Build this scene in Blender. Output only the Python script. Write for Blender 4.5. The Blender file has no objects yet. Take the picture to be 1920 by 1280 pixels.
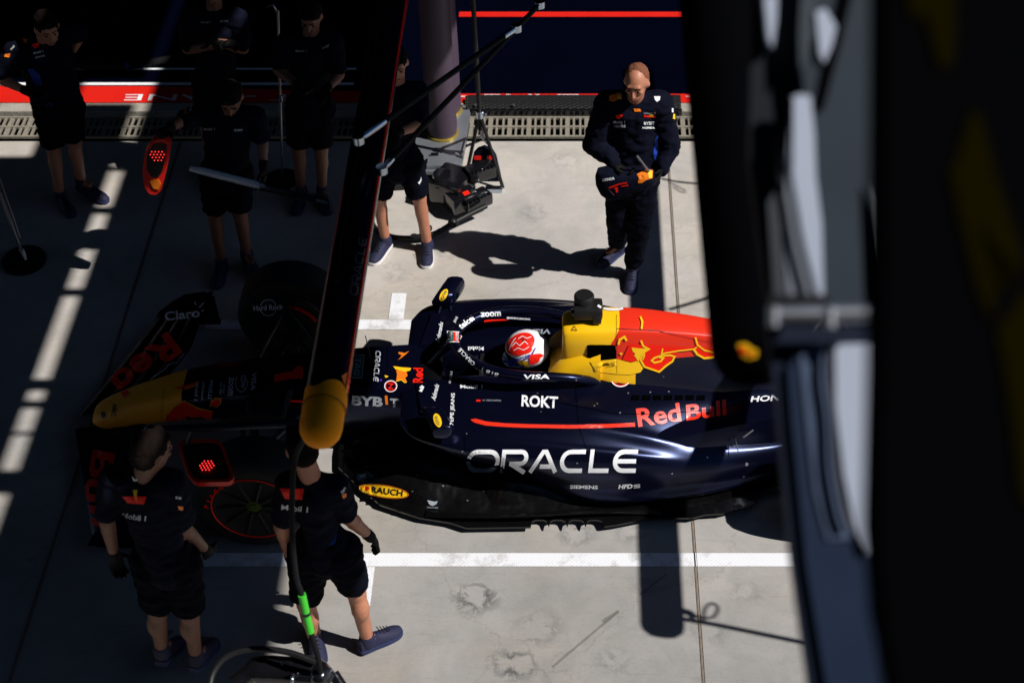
import bpy, bmesh, math, random
from mathutils import Vector, Matrix, Quaternion, noise
from mathutils.bvhtree import BVHTree
PI = math.pi
random.seed(7)
SC = bpy.context.scene
COL = SC.collection

# ------------------------------------------------------------------ camera, sky, sun, exposure
CAM_H, PITCH, FPX, PX0, PY0 = 7.5, math.radians(42), 3043.0, 1089.0, 640.0
cd = bpy.data.cameras.new("camera"); cam = bpy.data.objects.new("camera", cd); COL.objects.link(cam)
cam.location = (0, 0, CAM_H); cam.rotation_euler = (PI/2 - PITCH, 0, 0)
cd.sensor_width = 36; cd.lens = FPX/1920*36; cd.shift_x = (960-PX0)/1920
cd.clip_start = 0.05; cd.clip_end = 500
cd.dof.use_dof = True; cd.dof.focus_distance = 10.1; cd.dof.aperture_fstop = 2.0
SC.camera = cam
SUN = Vector((1.46, -0.50, 1.78)).normalized()
w = bpy.data.worlds.new("World"); SC.world = w; w.use_nodes = True
nt = w.node_tree; bg = nt.nodes["Background"]
sky = nt.nodes.new("ShaderNodeTexSky"); sky.sky_type = 'NISHITA'; sky.sun_disc = False
sky.sun_elevation = math.asin(SUN.z); sky.sun_rotation = math.atan2(SUN.x, SUN.y)
sky.air_density = 1.0; sky.dust_density = 0.1; sky.ozone_density = 6.0
nt.links.new(sky.outputs[0], bg.inputs[0]); bg.inputs[1].default_value = 0.05
sl = bpy.data.lights.new("sun", 'SUN'); sl.energy = 5.0; sl.angle = math.radians(0.5); sl.color = (1.0, 0.965, 0.925)
so = bpy.data.objects.new("sun", sl); COL.objects.link(so); so.rotation_euler = SUN.to_track_quat('Z', 'Y').to_euler()
so.location = (10, -4, 14)
SC.view_settings.view_transform = 'Standard'; SC.view_settings.look = 'None'
SC.view_settings.exposure = 0.0; SC.view_settings.gamma = 1.0
SC.cycles.max_bounces = 6; SC.cycles.diffuse_bounces = 2; SC.cycles.glossy_bounces = 3

# ------------------------------------------------------------------ survey helpers (picture point -> place at a known height / distance)
_s, _c = math.sin(PITCH), math.cos(PITCH)
def _ray(x, y):
    u = (x-PX0)/FPX; v = -(y-PY0)/FPX
    return Vector((u, _c+v*_s, -_s+v*_c))
def at(x, y, z=0.0):
    d = _ray(x, y); t = (z-CAM_H)/d.z
    return Vector((t*d.x, t*d.y, z))
def atY(x, y, Y):
    d = _ray(x, y); t = Y/d.y
    return Vector((t*d.x, Y, CAM_H+t*d.z))
def atD(x, y, dist):
    return Vector((0, 0, CAM_H)) + _ray(x, y)*dist

# ------------------------------------------------------------------ materials
def mat(name, col, rough=0.6, metal=0.0, coat=0.0, coat_r=0.1, emit=None, es=1.0, bump=0.0, bscale=60, var=0.0, vscale=8, spec=0.5):
    m = bpy.data.materials.new(name); m.use_nodes = True
    n = m.node_tree.nodes; L = m.node_tree.links; b = n["Principled BSDF"]
    b.inputs["Base Color"].default_value = (*col, 1); b.inputs["Roughness"].default_value = rough
    b.inputs["Metallic"].default_value = metal; b.inputs["Coat Weight"].default_value = coat
    b.inputs["Coat Roughness"].default_value = coat_r; b.inputs["Specular IOR Level"].default_value = spec
    if emit:
        b.inputs["Emission Color"].default_value = (*emit, 1); b.inputs["Emission Strength"].default_value = es
    tc = n.new("ShaderNodeTexCoord")
    if var:
        t = n.new("ShaderNodeTexNoise"); t.inputs["Scale"].default_value = vscale; t.inputs["Detail"].default_value = 6
        L.new(tc.outputs["Object"], t.inputs["Vector"])
        mx = n.new("ShaderNodeMix"); mx.data_type = 'RGBA'
        mx.inputs[6].default_value = (*[c*(1-var) for c in col], 1); mx.inputs[7].default_value = (*[min(1, c*(1+var)) for c in col], 1)
        L.new(t.outputs["Fac"], mx.inputs[0]); L.new(mx.outputs[2], b.inputs["Base Color"])
        mr = n.new("ShaderNodeMapRange"); mr.inputs[3].default_value = rough*0.85; mr.inputs[4].default_value = min(1, rough*1.15)
        L.new(t.outputs["Fac"], mr.inputs[0]); L.new(mr.outputs[0], b.inputs["Roughness"])
    if bump:
        t = n.new("ShaderNodeTexNoise"); t.inputs["Scale"].default_value = bscale; t.inputs["Detail"].default_value = 4
        L.new(tc.outputs["Object"], t.inputs["Vector"])
        bp = n.new("ShaderNodeBump"); bp.inputs["Strength"].default_value = bump; bp.inputs["Distance"].default_value = 0.01
        L.new(t.outputs["Fac"], bp.inputs["Height"]); L.new(bp.outputs[0], b.inputs["Normal"])
    return m
M = {}
M['navy'] = mat("car_navy", (0.0018, 0.0022, 0.0085), 0.24, spec=.40, var=0.1, vscale=3)
M['navy'].node_tree.nodes['Principled BSDF'].inputs['Specular Tint'].default_value = (0.42, 0.52, 1.0, 1)
M['carbon'] = None
M['black'] = mat("black", (0.006, 0.006, 0.007), 0.5, var=0.3, vscale=10)
M['blackgloss'] = mat("black_gloss", (0.006, 0.006, 0.008), 0.18, coat=0.6, coat_r=0.05, bump=0.25, bscale=14)
M['blackmatte'] = mat("black_matte", (0.006, 0.0065, 0.008), 0.85, var=0.3, vscale=4, spec=0.2)
M['void'] = mat("void", (0.001, 0.001, 0.001), 1.0, spec=0.0)
M['rubber'] = mat("rubber", (0.010, 0.010, 0.011), 0.8, bump=0.2, bscale=80, var=0.3, vscale=10, spec=0.3)
M['white'] = mat("white_print", (0.86, 0.87, 0.9), 0.4)
M['grey'] = mat("grey_print", (0.45, 0.5, 0.55), 0.35, metal=0.3)
M['red'] = mat("red_print", (0.90, 0.016, 0.006), 0.45, spec=.2)
M['redpaint'] = mat("red_paint", (0.78, 0.03, 0.010), 0.36, coat=0.2, coat_r=0.3)
M['yellow'] = mat("yellow_paint", (1.0, 0.56, 0.008), 0.36, coat=0.2, coat_r=0.3)
M['yellowp'] = mat("yellow_print", (1.0, 0.58, 0.01), 0.4)
M['orange'] = mat("orange_print", (0.85, 0.20, 0.01), 0.4)
M['teal'] = mat("teal_print", (0.01, 0.10, 0.08), 0.4)
M['purple'] = mat("purple_print", (0.08, 0.03, 0.35), 0.4)
M['blue'] = mat("blue_print", (0.01, 0.05, 0.40), 0.5)
M['chrome'] = mat("chrome", (0.5, 0.58, 0.68), 0.22, metal=1.0)
M['steel'] = mat("steel", (0.42, 0.43, 0.46), 0.32, metal=0.9, var=0.15, vscale=12)
M['alloy'] = mat("alloy", (0.30, 0.32, 0.36), 0.35, metal=0.6, var=0.15, vscale=6)
M['lilac'] = mat("lilac_pad", (0.065, 0.042, 0.068), 0.6, bump=0.3, bscale=6, var=0.15, vscale=5)
M['gold'] = mat("brass_ring", (0.5, 0.36, 0.06), 0.4, metal=0.6)
M['cloth'] = mat("navy_cloth", (0.0035, 0.0045, 0.0125), 0.9, bump=0.5, bscale=18, var=0.4, vscale=9, spec=0.08)
M['cloth2'] = mat("navy_shorts", (0.0028, 0.0034, 0.008), 0.95, bump=0.5, bscale=16, var=0.4, vscale=9, spec=0.05)
M['clothblue'] = mat("blue_cloth", (0.005, 0.03, 0.20), 0.8, spec=0.3)
M['glove'] = mat("black_glove", (0.0035, 0.0035, 0.004), 0.75, bump=0.3, bscale=90, spec=.15)
M['skin'] = mat("skin", (0.46, 0.19, 0.11), 0.5, var=0.16, vscale=16, bump=0.1, bscale=60)
M['skin_shade'] = mat("shaded_skin", (0.19, 0.080, 0.048), 0.55, var=0.14, vscale=16)  # darker copy of the skin colour, painting shade on men out of the sun
M['lipskin'] = mat("lip_skin", (0.25, 0.07, 0.05), 0.5)
M['skin2'] = mat("tanned_skin", (0.32, 0.13, 0.075), 0.5, var=0.14, vscale=16, bump=0.1, bscale=60)
M['hairbrown'] = mat("brown_hair", (0.007, 0.004, 0.003), 0.9, bump=0.6, bscale=120, spec=0.1)
M['hairred'] = mat("auburn_hair", (0.20, 0.075, 0.04), 0.75, bump=0.7, bscale=150, var=.4, vscale=60, spec=.2)
M['hairgrey'] = mat("grey_hair", (0.16, 0.10, 0.07), 0.8, bump=0.6, bscale=120)
M['shoe'] = mat("navy_shoe", (0.010, 0.012, 0.045), 0.75, bump=0.3, bscale=110, var=0.2, vscale=14)
M['sole'] = mat("blue_sole", (0.018, 0.028, 0.095), 0.7)
M['solew'] = mat("white_sole", (0.75, 0.74, 0.75), 0.5)
M['green'] = mat("green_sleeve", (0.05, 0.55, 0.03), 0.5, bump=0.2, bscale=30)
M['led'] = mat("red_led", (0.8, 0.02, 0.02), 0.3, emit=(1.0, 0.03, 0.03), es=2.2)
M['ledrim'] = mat("red_rim", (0.75, 0.02, 0.012), 0.4)
M['hub'] = mat("hub_nut", (0.07, 0.10, 0.008), 0.4, metal=0.4)
M['kerb'] = mat("kerb_concrete", (0.36, 0.33, 0.28), 0.9, bump=0.5, bscale=30, var=0.3, vscale=9)
M['redkerb'] = mat("red_floor_paint", (0.72, 0.015, 0.008), 0.45, var=0.1, vscale=5)
M['treadplate'] = None
M['shade_roof'] = mat("dull_black", (0.0016, 0.0017, 0.0022), 1.0, spec=0.0)
M['bannery'] = mat("banner_olive", (0.0068, 0.0052, 0.0002), 1.0, spec=0.0)
M['fgwhite'] = mat("gantry_light_white", (0.34, 0.38, 0.47), 0.4, var=0.08, vscale=3)
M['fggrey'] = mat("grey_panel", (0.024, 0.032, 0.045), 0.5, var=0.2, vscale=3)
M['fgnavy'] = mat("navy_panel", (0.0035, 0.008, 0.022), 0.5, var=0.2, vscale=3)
M['visor'] = mat("visor", (0.01, 0.012, 0.02), 0.08, coat=1.0, coat_r=0.02)
M['lens'] = mat("dark_lens", (0.004, 0.004, 0.006), 0.1, coat=1.0)

def node_mat(name):
    m = bpy.data.materials.new(name); m.use_nodes = True
    return m, m.node_tree.nodes, m.node_tree.links, m.node_tree.nodes["Principled BSDF"]

# concrete slab: fine grain, blotches, scuffs and rubber swirls with shapes of their own
m, N, L, B = node_mat("concrete"); M['concrete'] = m
tc = N.new("ShaderNodeTexCoord"); P = tc.outputs["Object"]
def tex(kind, scale, detail=5, rough=0.6, src=P, dist=0.0):
    t = N.new("ShaderNodeTexNoise" if kind == 'n' else "ShaderNodeTexVoronoi"); t.inputs["Scale"].default_value = scale
    if kind == 'n':
        t.inputs["Detail"].default_value = detail; t.inputs["Roughness"].default_value = rough; t.inputs["Distortion"].default_value = dist
    L.new(src, t.inputs["Vector"]); return t
def ramp(src, a, b, c0, c1):
    r = N.new("ShaderNodeValToRGB"); r.color_ramp.elements[0].position = a; r.color_ramp.elements[1].position = b
    r.color_ramp.elements[0].color = c0; r.color_ramp.elements[1].color = c1; L.new(src, r.inputs[0]); return r.outputs[0]
def mult(a, b, f=1.0):
    x = N.new("ShaderNodeMix"); x.data_type = 'RGBA'; x.blend_type = 'MULTIPLY'; x.inputs[0].default_value = f
    L.new(a, x.inputs[6]); L.new(b, x.inputs[7]); return x.outputs[2]
def mathn(op, a, b=None, c=None):
    x = N.new("ShaderNodeMath"); x.operation = op
    for i, v in enumerate((a, b, c)):
        if v is None: continue
        if isinstance(v, (int, float)): x.inputs[i].default_value = v
        else: L.new(v, x.inputs[i])
    return x.outputs[0]
base = ramp(tex('n', 0.9, 8, 0.65).outputs["Fac"], 0.3, 0.7, (0.35, 0.342, 0.328, 1), (0.45, 0.428, 0.40, 1))
blot = ramp(tex('n', 3.2, 9, 0.7, dist=0.6).outputs["Fac"], 0.33, 0.6, (0.84, 0.84, 0.83, 1), (1.03, 1.0, 0.99, 1))
spk = ramp(tex('n', 60, 3, 0.7).outputs["Fac"], 0.27, 0.45, (0.86, 0.85, 0.83, 1), (1, 1, 1, 1))
spots = ramp(tex('v', 5.5).outputs["Distance"], 0.012, 0.03, (0.5, 0.42, 0.35, 1), (1, 1, 1, 1))
col = mult(mult(mult(base, blot), spk), spots, 0.7)
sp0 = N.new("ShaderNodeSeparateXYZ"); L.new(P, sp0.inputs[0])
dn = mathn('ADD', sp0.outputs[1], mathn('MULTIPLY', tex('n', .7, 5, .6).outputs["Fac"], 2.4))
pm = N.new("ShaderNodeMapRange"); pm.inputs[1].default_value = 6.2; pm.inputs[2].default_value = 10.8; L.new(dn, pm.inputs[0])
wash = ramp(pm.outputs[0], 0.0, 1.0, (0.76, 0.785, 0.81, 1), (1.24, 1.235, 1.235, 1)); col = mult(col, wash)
grit = ramp(tex('v', 17).outputs["Distance"], 0.03, 0.075, (0.62, 0.60, 0.57, 1), (1, 1, 1, 1)); gm = ramp(tex('n', 1.6, 4, .6).outputs["Fac"], .5, .62, (0, 0, 0, 1), (1, 1, 1, 1))
gx = N.new("ShaderNodeMix"); gx.data_type = 'RGBA'; L.new(gm, gx.inputs[0]); gx.inputs[6].default_value = (1, 1, 1, 1); L.new(grit, gx.inputs[7]); col = mult(col, gx.outputs[2])
cw = N.new("ShaderNodeTexVoronoi"); cw.feature = 'DISTANCE_TO_EDGE'; cw.inputs["Scale"].default_value = .8
cn = tex('n', 2.2, 6, .7); cmx = N.new("ShaderNodeMix"); cmx.data_type = 'RGBA'; cmx.inputs[0].default_value = .35; L.new(P, cmx.inputs[6]); L.new(cn.outputs["Color"], cmx.inputs[7]); L.new(cmx.outputs[2], cw.inputs["Vector"])
crack = ramp(cw.outputs["Distance"], .0015, .004, (.72, .68, .64, 1), (1, 1, 1, 1)); cf = mult(crack, ramp(tex('n', 1.1, 3, .5).outputs["Fac"], .42, .5, (1, 1, 1, 1), (1, 1, 1, 1)), 1); col = mult(col, cf, .6)
smr = N.new("ShaderNodeMapping"); smr.inputs["Scale"].default_value = (1.2, 9, 1); smr.inputs["Rotation"].default_value = (0, 0, .5); L.new(P, smr.inputs[0])
sm_ = ramp(tex('n', 2.2, 7, .75, src=smr.outputs[0]).outputs["Fac"], .56, .75, (1, 1, 1, 1), (.80, .79, .78, 1)); col = mult(col, sm_)
# warm stain drift
warm = ramp(tex('n', 0.6, 4, 0.5, dist=1).outputs["Fac"], 0.45, 0.7, (1, 1, 1, 1), (1.0, 0.95, 0.86, 1)); col = mult(col, warm)
# individual rubber swirls: ring-shaped, broken up by noise
sep = N.new("ShaderNodeSeparateXYZ"); L.new(P, sep.inputs[0])
brk = tex('n', 9, 6, 0.7, dist=0.5).outputs["Fac"]
for (sx, sy, r0, amt) in [(1080, 1000, 0.085, .5), (893, 1120, 0.11, .75), (965, 1245, 0.10, .8), (1180, 1000, .07, .3), (1210, 1100, .05, .3), (1150, 1240, .09, .3),
                          (840, 470, .09, .25), (920, 500, .06, .3), (1010, 1180, .12, .35), (740, 520, .05, .3), (1330, 1180, .1, .25), (1400, 1110, .08, .25), (1060, 300, .1, .2), (1000, 400, .09, .25)]:
    p = at(sx, sy)
    dx = mathn('SUBTRACT', sep.outputs[0], p.x); dy = mathn('MULTIPLY', mathn('SUBTRACT', sep.outputs[1], p.y), 1.15)
    d = mathn('SQRT', mathn('ADD', mathn('MULTIPLY', dx, dx), mathn('MULTIPLY', dy, dy)))
    d = mathn('ADD', d, mathn('MULTIPLY', mathn('SUBTRACT', brk, 0.5), 0.42))
    ring = mathn('SUBTRACT', 1.0, mathn('MULTIPLY', mathn('ABSOLUTE', mathn('SUBTRACT', d, r0)), 19.0))
    ring = mathn('MULTIPLY', mathn('MAXIMUM', ring, 0.0), mathn('MULTIPLY', mathn('GREATER_THAN', brk, 0.0), mathn('MULTIPLY', mathn('MAXIMUM', mathn('SUBTRACT', brk, .38), 0.0), amt*6.0)))
    k = N.new("ShaderNodeMix"); k.data_type = 'RGBA'; L.new(ring, k.inputs[0]); L.new(col, k.inputs[6]); k.inputs[7].default_value = (0.09, 0.09, 0.09, 1); col = k.outputs[2]
# two long scratches
for (ax, ay, bx, by, wd) in [(1035, 1250, 1160, 1145, .008), (1200, 1115, 1250, 1075, .006), (1130, 1165, 1160, 1145, .012)]:
    a = at(ax, ay); b = at(bx, by); dv = (b-a); ln = dv.length; dv.normalize()
    rx = mathn('SUBTRACT', sep.outputs[0], a.x); ry = mathn('SUBTRACT', sep.outputs[1], a.y)
    al = mathn('ADD', mathn('MULTIPLY', rx, dv.x), mathn('MULTIPLY', ry, dv.y))
    ac = mathn('ABSOLUTE', mathn('SUBTRACT', mathn('MULTIPLY', rx, dv.y), mathn('MULTIPLY', ry, dv.x)))
    ac = mathn('ADD', ac, mathn('MULTIPLY', mathn('SUBTRACT', brk, .5), .02))
    ins = mathn('MULTIPLY', mathn('GREATER_THAN', al, 0), mathn('LESS_THAN', al, ln))
    f = mathn('MULTIPLY', mathn('MULTIPLY', ins, mathn('LESS_THAN', ac, wd)), 0.6)
    k = N.new("ShaderNodeMix"); k.data_type = 'RGBA'; L.new(f, k.inputs[0]); L.new(col, k.inputs[6]); k.inputs[7].default_value = (0.12, 0.11, 0.10, 1); col = k.outputs[2]
L.new(col, B.inputs["Base Color"]); B.inputs["Roughness"].default_value = 0.85; B.inputs["Specular IOR Level"].default_value = 0.3
bp = N.new("ShaderNodeBump"); bp.inputs["Strength"].default_value = 0.25; bp.inputs["Distance"].default_value = 0.004
L.new(tex('n', 40, 6, 0.7).outputs["Fac"], bp.inputs["Height"]); L.new(bp.outputs[0], B.inputs["Normal"])

# dotted white marking tape
m, N, L, B = node_mat("white_tape"); M['tape'] = m
tc = N.new("ShaderNodeTexCoord"); mp = N.new("ShaderNodeMapping"); mp.inputs["Rotation"].default_value = (0, 0, PI/4); mp.inputs["Scale"].default_value = (55, 55, 55)
L.new(tc.outputs["Object"], mp.inputs[0]); v = N.new("ShaderNodeTexVoronoi"); v.inputs["Randomness"].default_value = 0.0; v.inputs["Scale"].default_value = 1.0; L.new(mp.outputs[0], v.inputs["Vector"])
r = N.new("ShaderNodeValToRGB"); r.color_ramp.elements[0].position = .18; r.color_ramp.elements[1].position = .30
r.color_ramp.elements[0].color = (0.36, 0.37, 0.44, 1); r.color_ramp.elements[1].color = (0.82, 0.83, 0.86, 1)
L.new(v.outputs["Distance"], r.inputs[0]); B.inputs["Roughness"].default_value = .6
wn = N.new("ShaderNodeTexNoise"); wn.inputs["Scale"].default_value = 3.5; wn.inputs["Detail"].default_value = 9; wn.inputs["Roughness"].default_value = .75; L.new(tc.outputs["Object"], wn.inputs["Vector"])
wr = N.new("ShaderNodeValToRGB"); wr.color_ramp.elements[0].position = .34; wr.color_ramp.elements[1].position = .50; wr.color_ramp.elements[0].color = (.55, .53, .50, 1); wr.color_ramp.elements[1].color = (1, 1, 1, 1); L.new(wn.outputs["Fac"], wr.inputs[0])
wm = N.new("ShaderNodeMix"); wm.data_type = 'RGBA'; wm.blend_type = 'MULTIPLY'; wm.inputs[0].default_value = 1; L.new(r.outputs[0], wm.inputs[6]); L.new(wr.outputs[0], wm.inputs[7]); L.new(wm.outputs[2], B.inputs["Base Color"])

# woven carbon
m, N, L, B = node_mat("carbon_weave"); M['carbon'] = m
tc = N.new("ShaderNodeTexCoord"); mp = N.new("ShaderNodeMapping"); mp.inputs["Rotation"].default_value = (0, 0, .6); mp.inputs["Scale"].default_value = (140, 140, 140)
L.new(tc.outputs["Object"], mp.inputs[0]); ck = N.new("ShaderNodeTexChecker"); ck.inputs["Scale"].default_value = 1; L.new(mp.outputs[0], ck.inputs[0])
ck.inputs[1].default_value = (0.0015, 0.0015, 0.0016, 1); ck.inputs[2].default_value = (0.0045, 0.0045, 0.005, 1)
L.new(ck.outputs[0], B.inputs["Base Color"]); B.inputs["Roughness"].default_value = .24; B.inputs["Specular IOR Level"].default_value = .3; B.inputs["Coat Weight"].default_value = .8; B.inputs["Coat Roughness"].default_value = .10
t = N.new("ShaderNodeTexNoise"); t.inputs["Scale"].default_value = 5; L.new(tc.outputs["Object"], t.inputs["Vector"])
bp = N.new("ShaderNodeBump"); bp.inputs["Strength"].default_value = .6; bp.inputs["Distance"].default_value = .05; L.new(t.outputs[0], bp.inputs["Height"]); L.new(bp.outputs[0], B.inputs["Normal"])

# treadplate
m, N, L, B = node_mat("treadplate"); M['treadplate'] = m
tc = N.new("ShaderNodeTexCoord"); mp = N.new("ShaderNodeMapping"); mp.inputs["Rotation"].default_value = (0, 0, .78); mp.inputs["Scale"].default_value = (22, 48, 22)
L.new(tc.outputs["Object"], mp.inputs[0]); v = N.new("ShaderNodeTexVoronoi"); v.inputs["Randomness"].default_value = .1; v.inputs["Scale"].default_value = 1; L.new(mp.outputs[0], v.inputs["Vector"])
B.inputs["Base Color"].default_value = (0.012, 0.012, 0.013, 1); B.inputs["Roughness"].default_value = .45
bp = N.new("ShaderNodeBump"); bp.inputs["Strength"].default_value = 1; bp.inputs["Distance"].default_value = .01; bp.invert = True; L.new(v.outputs["Distance"], bp.inputs["Height"]); L.new(bp.outputs[0], B.inputs["Normal"])

# garage floor: deep navy paint
M['garage'] = mat("garage_floor_paint", (0.0008, 0.0014, 0.006), 1.0, var=0.25, vscale=1.5, spec=0.0)
M['grate'] = mat("galvanised_grate", (0.25, 0.225, 0.18), 0.7, var=0.6, vscale=70, bump=0.5, bscale=70)

# ------------------------------------------------------------------ object helpers
def link(o): COL.objects.link(o); return o
def tag(o, label=None, cat=None, group=None, kind=None):
    if label: o["label"] = label
    if cat: o["category"] = cat
    if group: o["group"] = group
    if kind: o["kind"] = kind
    return o
def empty(name, loc, label, cat, group=None):
    o = bpy.data.objects.new(name, None); o.location = Vector(loc); o.empty_display_size = .2; link(o)
    return tag(o, label, cat, group)
def setparent(o, p):
    if p is None: return
    loc = Vector((0, 0, 0)); q = p
    while q is not None:
        loc += q.location; q = q.parent if q.type == 'EMPTY' else None
    if p.type != 'EMPTY':          # meshes keep world coordinates, only the empty carries an offset
        o.parent = p; return
    o.parent = p; o.matrix_parent_inverse = Matrix.Translation(-p.location)
def build(name, bm, m, parent=None, smooth=40, mats=None):
    me = bpy.data.meshes.new(name)
    bmesh.ops.recalc_face_normals(bm, faces=bm.faces)
    bm.to_mesh(me); bm.free()
    for x in (mats or [m]): me.materials.append(x)
    if smooth:
        for p in me.polygons: p.use_smooth = True
        me.set_sharp_from_angle(angle=math.radians(smooth))
    o = bpy.data.objects.new(name, me); link(o); setparent(o, parent)
    return o
def box(bm, c, s, rot=None, bevel=0.0):
    c = Vector(c); r = bmesh.ops.create_cube(bm, size=1.0)
    vs = r['verts']
    for v_ in vs:
        p = Vector((v_.co.x*s[0], v_.co.y*s[1], v_.co.z*s[2]))
        if rot is not None: p = rot @ p
        v_.co = p + c
    if bevel:
        es = list({e for v_ in vs for e in v_.link_edges})
        bmesh.ops.bevel(bm, geom=es, offset=bevel, segments=2, affect='EDGES', profile=.7)
def frame(d):
    d = d.normalized(); a = Vector((0, 0, 1)) if abs(d.z) < .9 else Vector((1, 0, 0))
    u = d.cross(a).normalized(); return u, d.cross(u).normalized()
def tube(bm, pts, rad, n=10, caps=True, closed=False):
    pts = [Vector(p) for p in pts]; R = rad if isinstance(rad, (list, tuple)) else [rad]*len(pts)
    rings = []; pu = None
    for i, p in enumerate(pts):
        if closed: d = pts[(i+1) % len(pts)] - pts[i-1]
        else: d = pts[min(i+1, len(pts)-1)] - pts[max(i-1, 0)]
        if pu is None: u, v_ = frame(d)
        else:
            d = d.normalized(); u = (pu - d*pu.dot(d))
            u = u.normalized() if u.length > 1e-5 else frame(d)[0]; v_ = d.cross(u)
        pu = u
        rings.append([bm.verts.new(p + (u*math.cos(2*PI*k/n) + v_*math.sin(2*PI*k/n))*R[i]) for k in range(n)])
    m_ = len(rings)
    for i in range(m_ if closed else m_-1):
        a, b = rings[i], rings[(i+1) % m_]
        for k in range(n): bm.faces.new((a[k], a[(k+1) % n], b[(k+1) % n], b[k]))
    if caps and not closed: bm.faces.new(rings[0][::-1]); bm.faces.new(rings[-1])
def smoothpts(pts, n=6):
    pts = [Vector(p) for p in pts]; out = []
    for i in range(len(pts)-1):
        p0 = pts[max(i-1, 0)]; p1 = pts[i]; p2 = pts[i+1]; p3 = pts[min(i+2, len(pts)-1)]
        for k in range(n):
            t = k/n
            out.append(0.5*((2*p1) + (p2-p0)*t + (2*p0-5*p1+4*p2-p3)*t*t + (3*p1-p0-3*p2+p3)*t**3))
    out.append(pts[-1]); return out
def lathe(bm, c, axis, prof, n=32):
    """prof: list of (along axis, radius)"""
    c = Vector(c); axis = Vector(axis).normalized(); u, v_ = frame(axis); rings = []
    for a, r in prof:
        if r < 1e-5: rings.append([bm.verts.new(c+axis*a)])
        else: rings.append([bm.verts.new(c + axis*a + (u*math.cos(2*PI*k/n)+v_*math.sin(2*PI*k/n))*r) for k in range(n)])
    for a, b in zip(rings[:-1], rings[1:]):
        for k in range(n):
            q = [a[k % len(a)], a[(k+1) % len(a)], b[(k+1) % len(b)], b[k % len(b)]]
            q2 = []
            for x in q:
                if x not in q2: q2.append(x)
            if len(q2) > 2: bm.faces.new(q2)
def prism(bm, poly, off):
    """closed polygon of world points extruded by vector off"""
    a = [bm.verts.new(Vector(p)) for p in poly]; b = [bm.verts.new(Vector(p)+Vector(off)) for p in poly]; n = len(a)
    f1 = bm.faces.new(a); f2 = bm.faces.new(b[::-1])
    for i in range(n): bm.faces.new((a[i], b[i], b[(i+1) % n], a[(i+1) % n]))
    bmesh.ops.triangulate(bm, faces=[f1, f2])
def strip(bm, x0, x1, y0, y1, z):
    bm.faces.new([bm.verts.new((x, y, z)) for x, y in ((x0, y0), (x1, y0), (x1, y1), (x0, y1))])
def loft(bm, sections, sub=4, psub=3, closed=True, cap=True):
    """sections: lists of 3-D points (same count); smooth both ways"""
    def resample(pts):
        n = len(pts); out = []
        for i in range(n if closed else n-1):
            p0, p1, p2, p3 = (pts[(i-1) % n], pts[i], pts[(i+1) % n], pts[(i+2) % n]) if closed else (pts[max(i-1, 0)], pts[i], pts[i+1], pts[min(i+2, n-1)])
            for k in range(psub):
                t = k/psub
                out.append(0.5*((2*p1)+(p2-p0)*t+(2*p0-5*p1+4*p2-p3)*t*t+(3*p1-p0-3*p2+p3)*t**3))
        if not closed: out.append(pts[-1])
        return out
    S = [resample([Vector(p) for p in s]) for s in sections]
    cols = [smoothpts([s[j] for s in S], sub) for j in range(len(S[0]))]
    n = len(cols); m_ = len(cols[0])
    V = [[bm.verts.new(cols[j][i]) for j in range(n)] for i in range(m_)]
    for i in range(m_-1):
        for j in range(n if closed else n-1):
            try: bm.faces.new((V[i][j], V[i][(j+1) % n], V[i+1][(j+1) % n], V[i+1][j]))
            except ValueError: pass
    if cap and closed: bm.faces.new(V[0][::-1]); bm.faces.new(V[-1])
def obj(name, m, parent=None, smooth=40):
    class Ctx:
        def __enter__(s): s.bm = bmesh.new(); return s
        def __exit__(s, *a):
            if a[0] is None: s.o = build(name, s.bm, m, parent, smooth)
    return Ctx()

# ------------------------------------------------------------------ decals: lettering and emblems laid on to the surface under them
CAMP = Vector((0, 0, CAM_H))
def bvh_of(objs):
    vs, fs = [], []
    for o in objs:
        b = len(vs); vs += [v_.co.copy() for v_ in o.data.vertices]; fs += [[b+i for i in p.vertices] for p in o.data.polygons]
    return BVHTree.FromPolygons(vs, fs)
def refine(bm, maxlen, rounds=7):
    bmesh.ops.triangulate(bm, faces=bm.faces[:])
    for _ in range(rounds):
        es = [e for e in bm.edges if e.calc_length() > maxlen]
        if not es or len(bm.verts) > 9000: break
        bmesh.ops.subdivide_edges(bm, edges=es, cuts=1)
        bmesh.ops.triangulate(bm, faces=bm.faces[:])
def lay(name, bm, bvh, m, parent, lift=.003):
    """bm holds picture-space points (x, y, 0); lay them on the surface"""
    dead = []
    for v_ in bm.verts:
        d = _ray(v_.co.x, v_.co.y).normalized(); h = bvh.ray_cast(CAMP, d)
        if h[0] is None: dead.append(v_); continue
        nrm = h[1] if h[1].dot(d) < 0 else -h[1]
        v_.co = h[0] + nrm*lift - d*.002
    bmesh.ops.delete(bm, geom=dead, context='VERTS')
    bad = [f for f in bm.faces if max(e.calc_length() for e in f.edges) > 0.16]
    bmesh.ops.delete(bm, geom=bad, context='FACES')
    if not bm.faces: bm.free(); print('decal lost', name); return None
    return build(name, bm, m, parent, smooth=0)
_fontcache = {}
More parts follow.
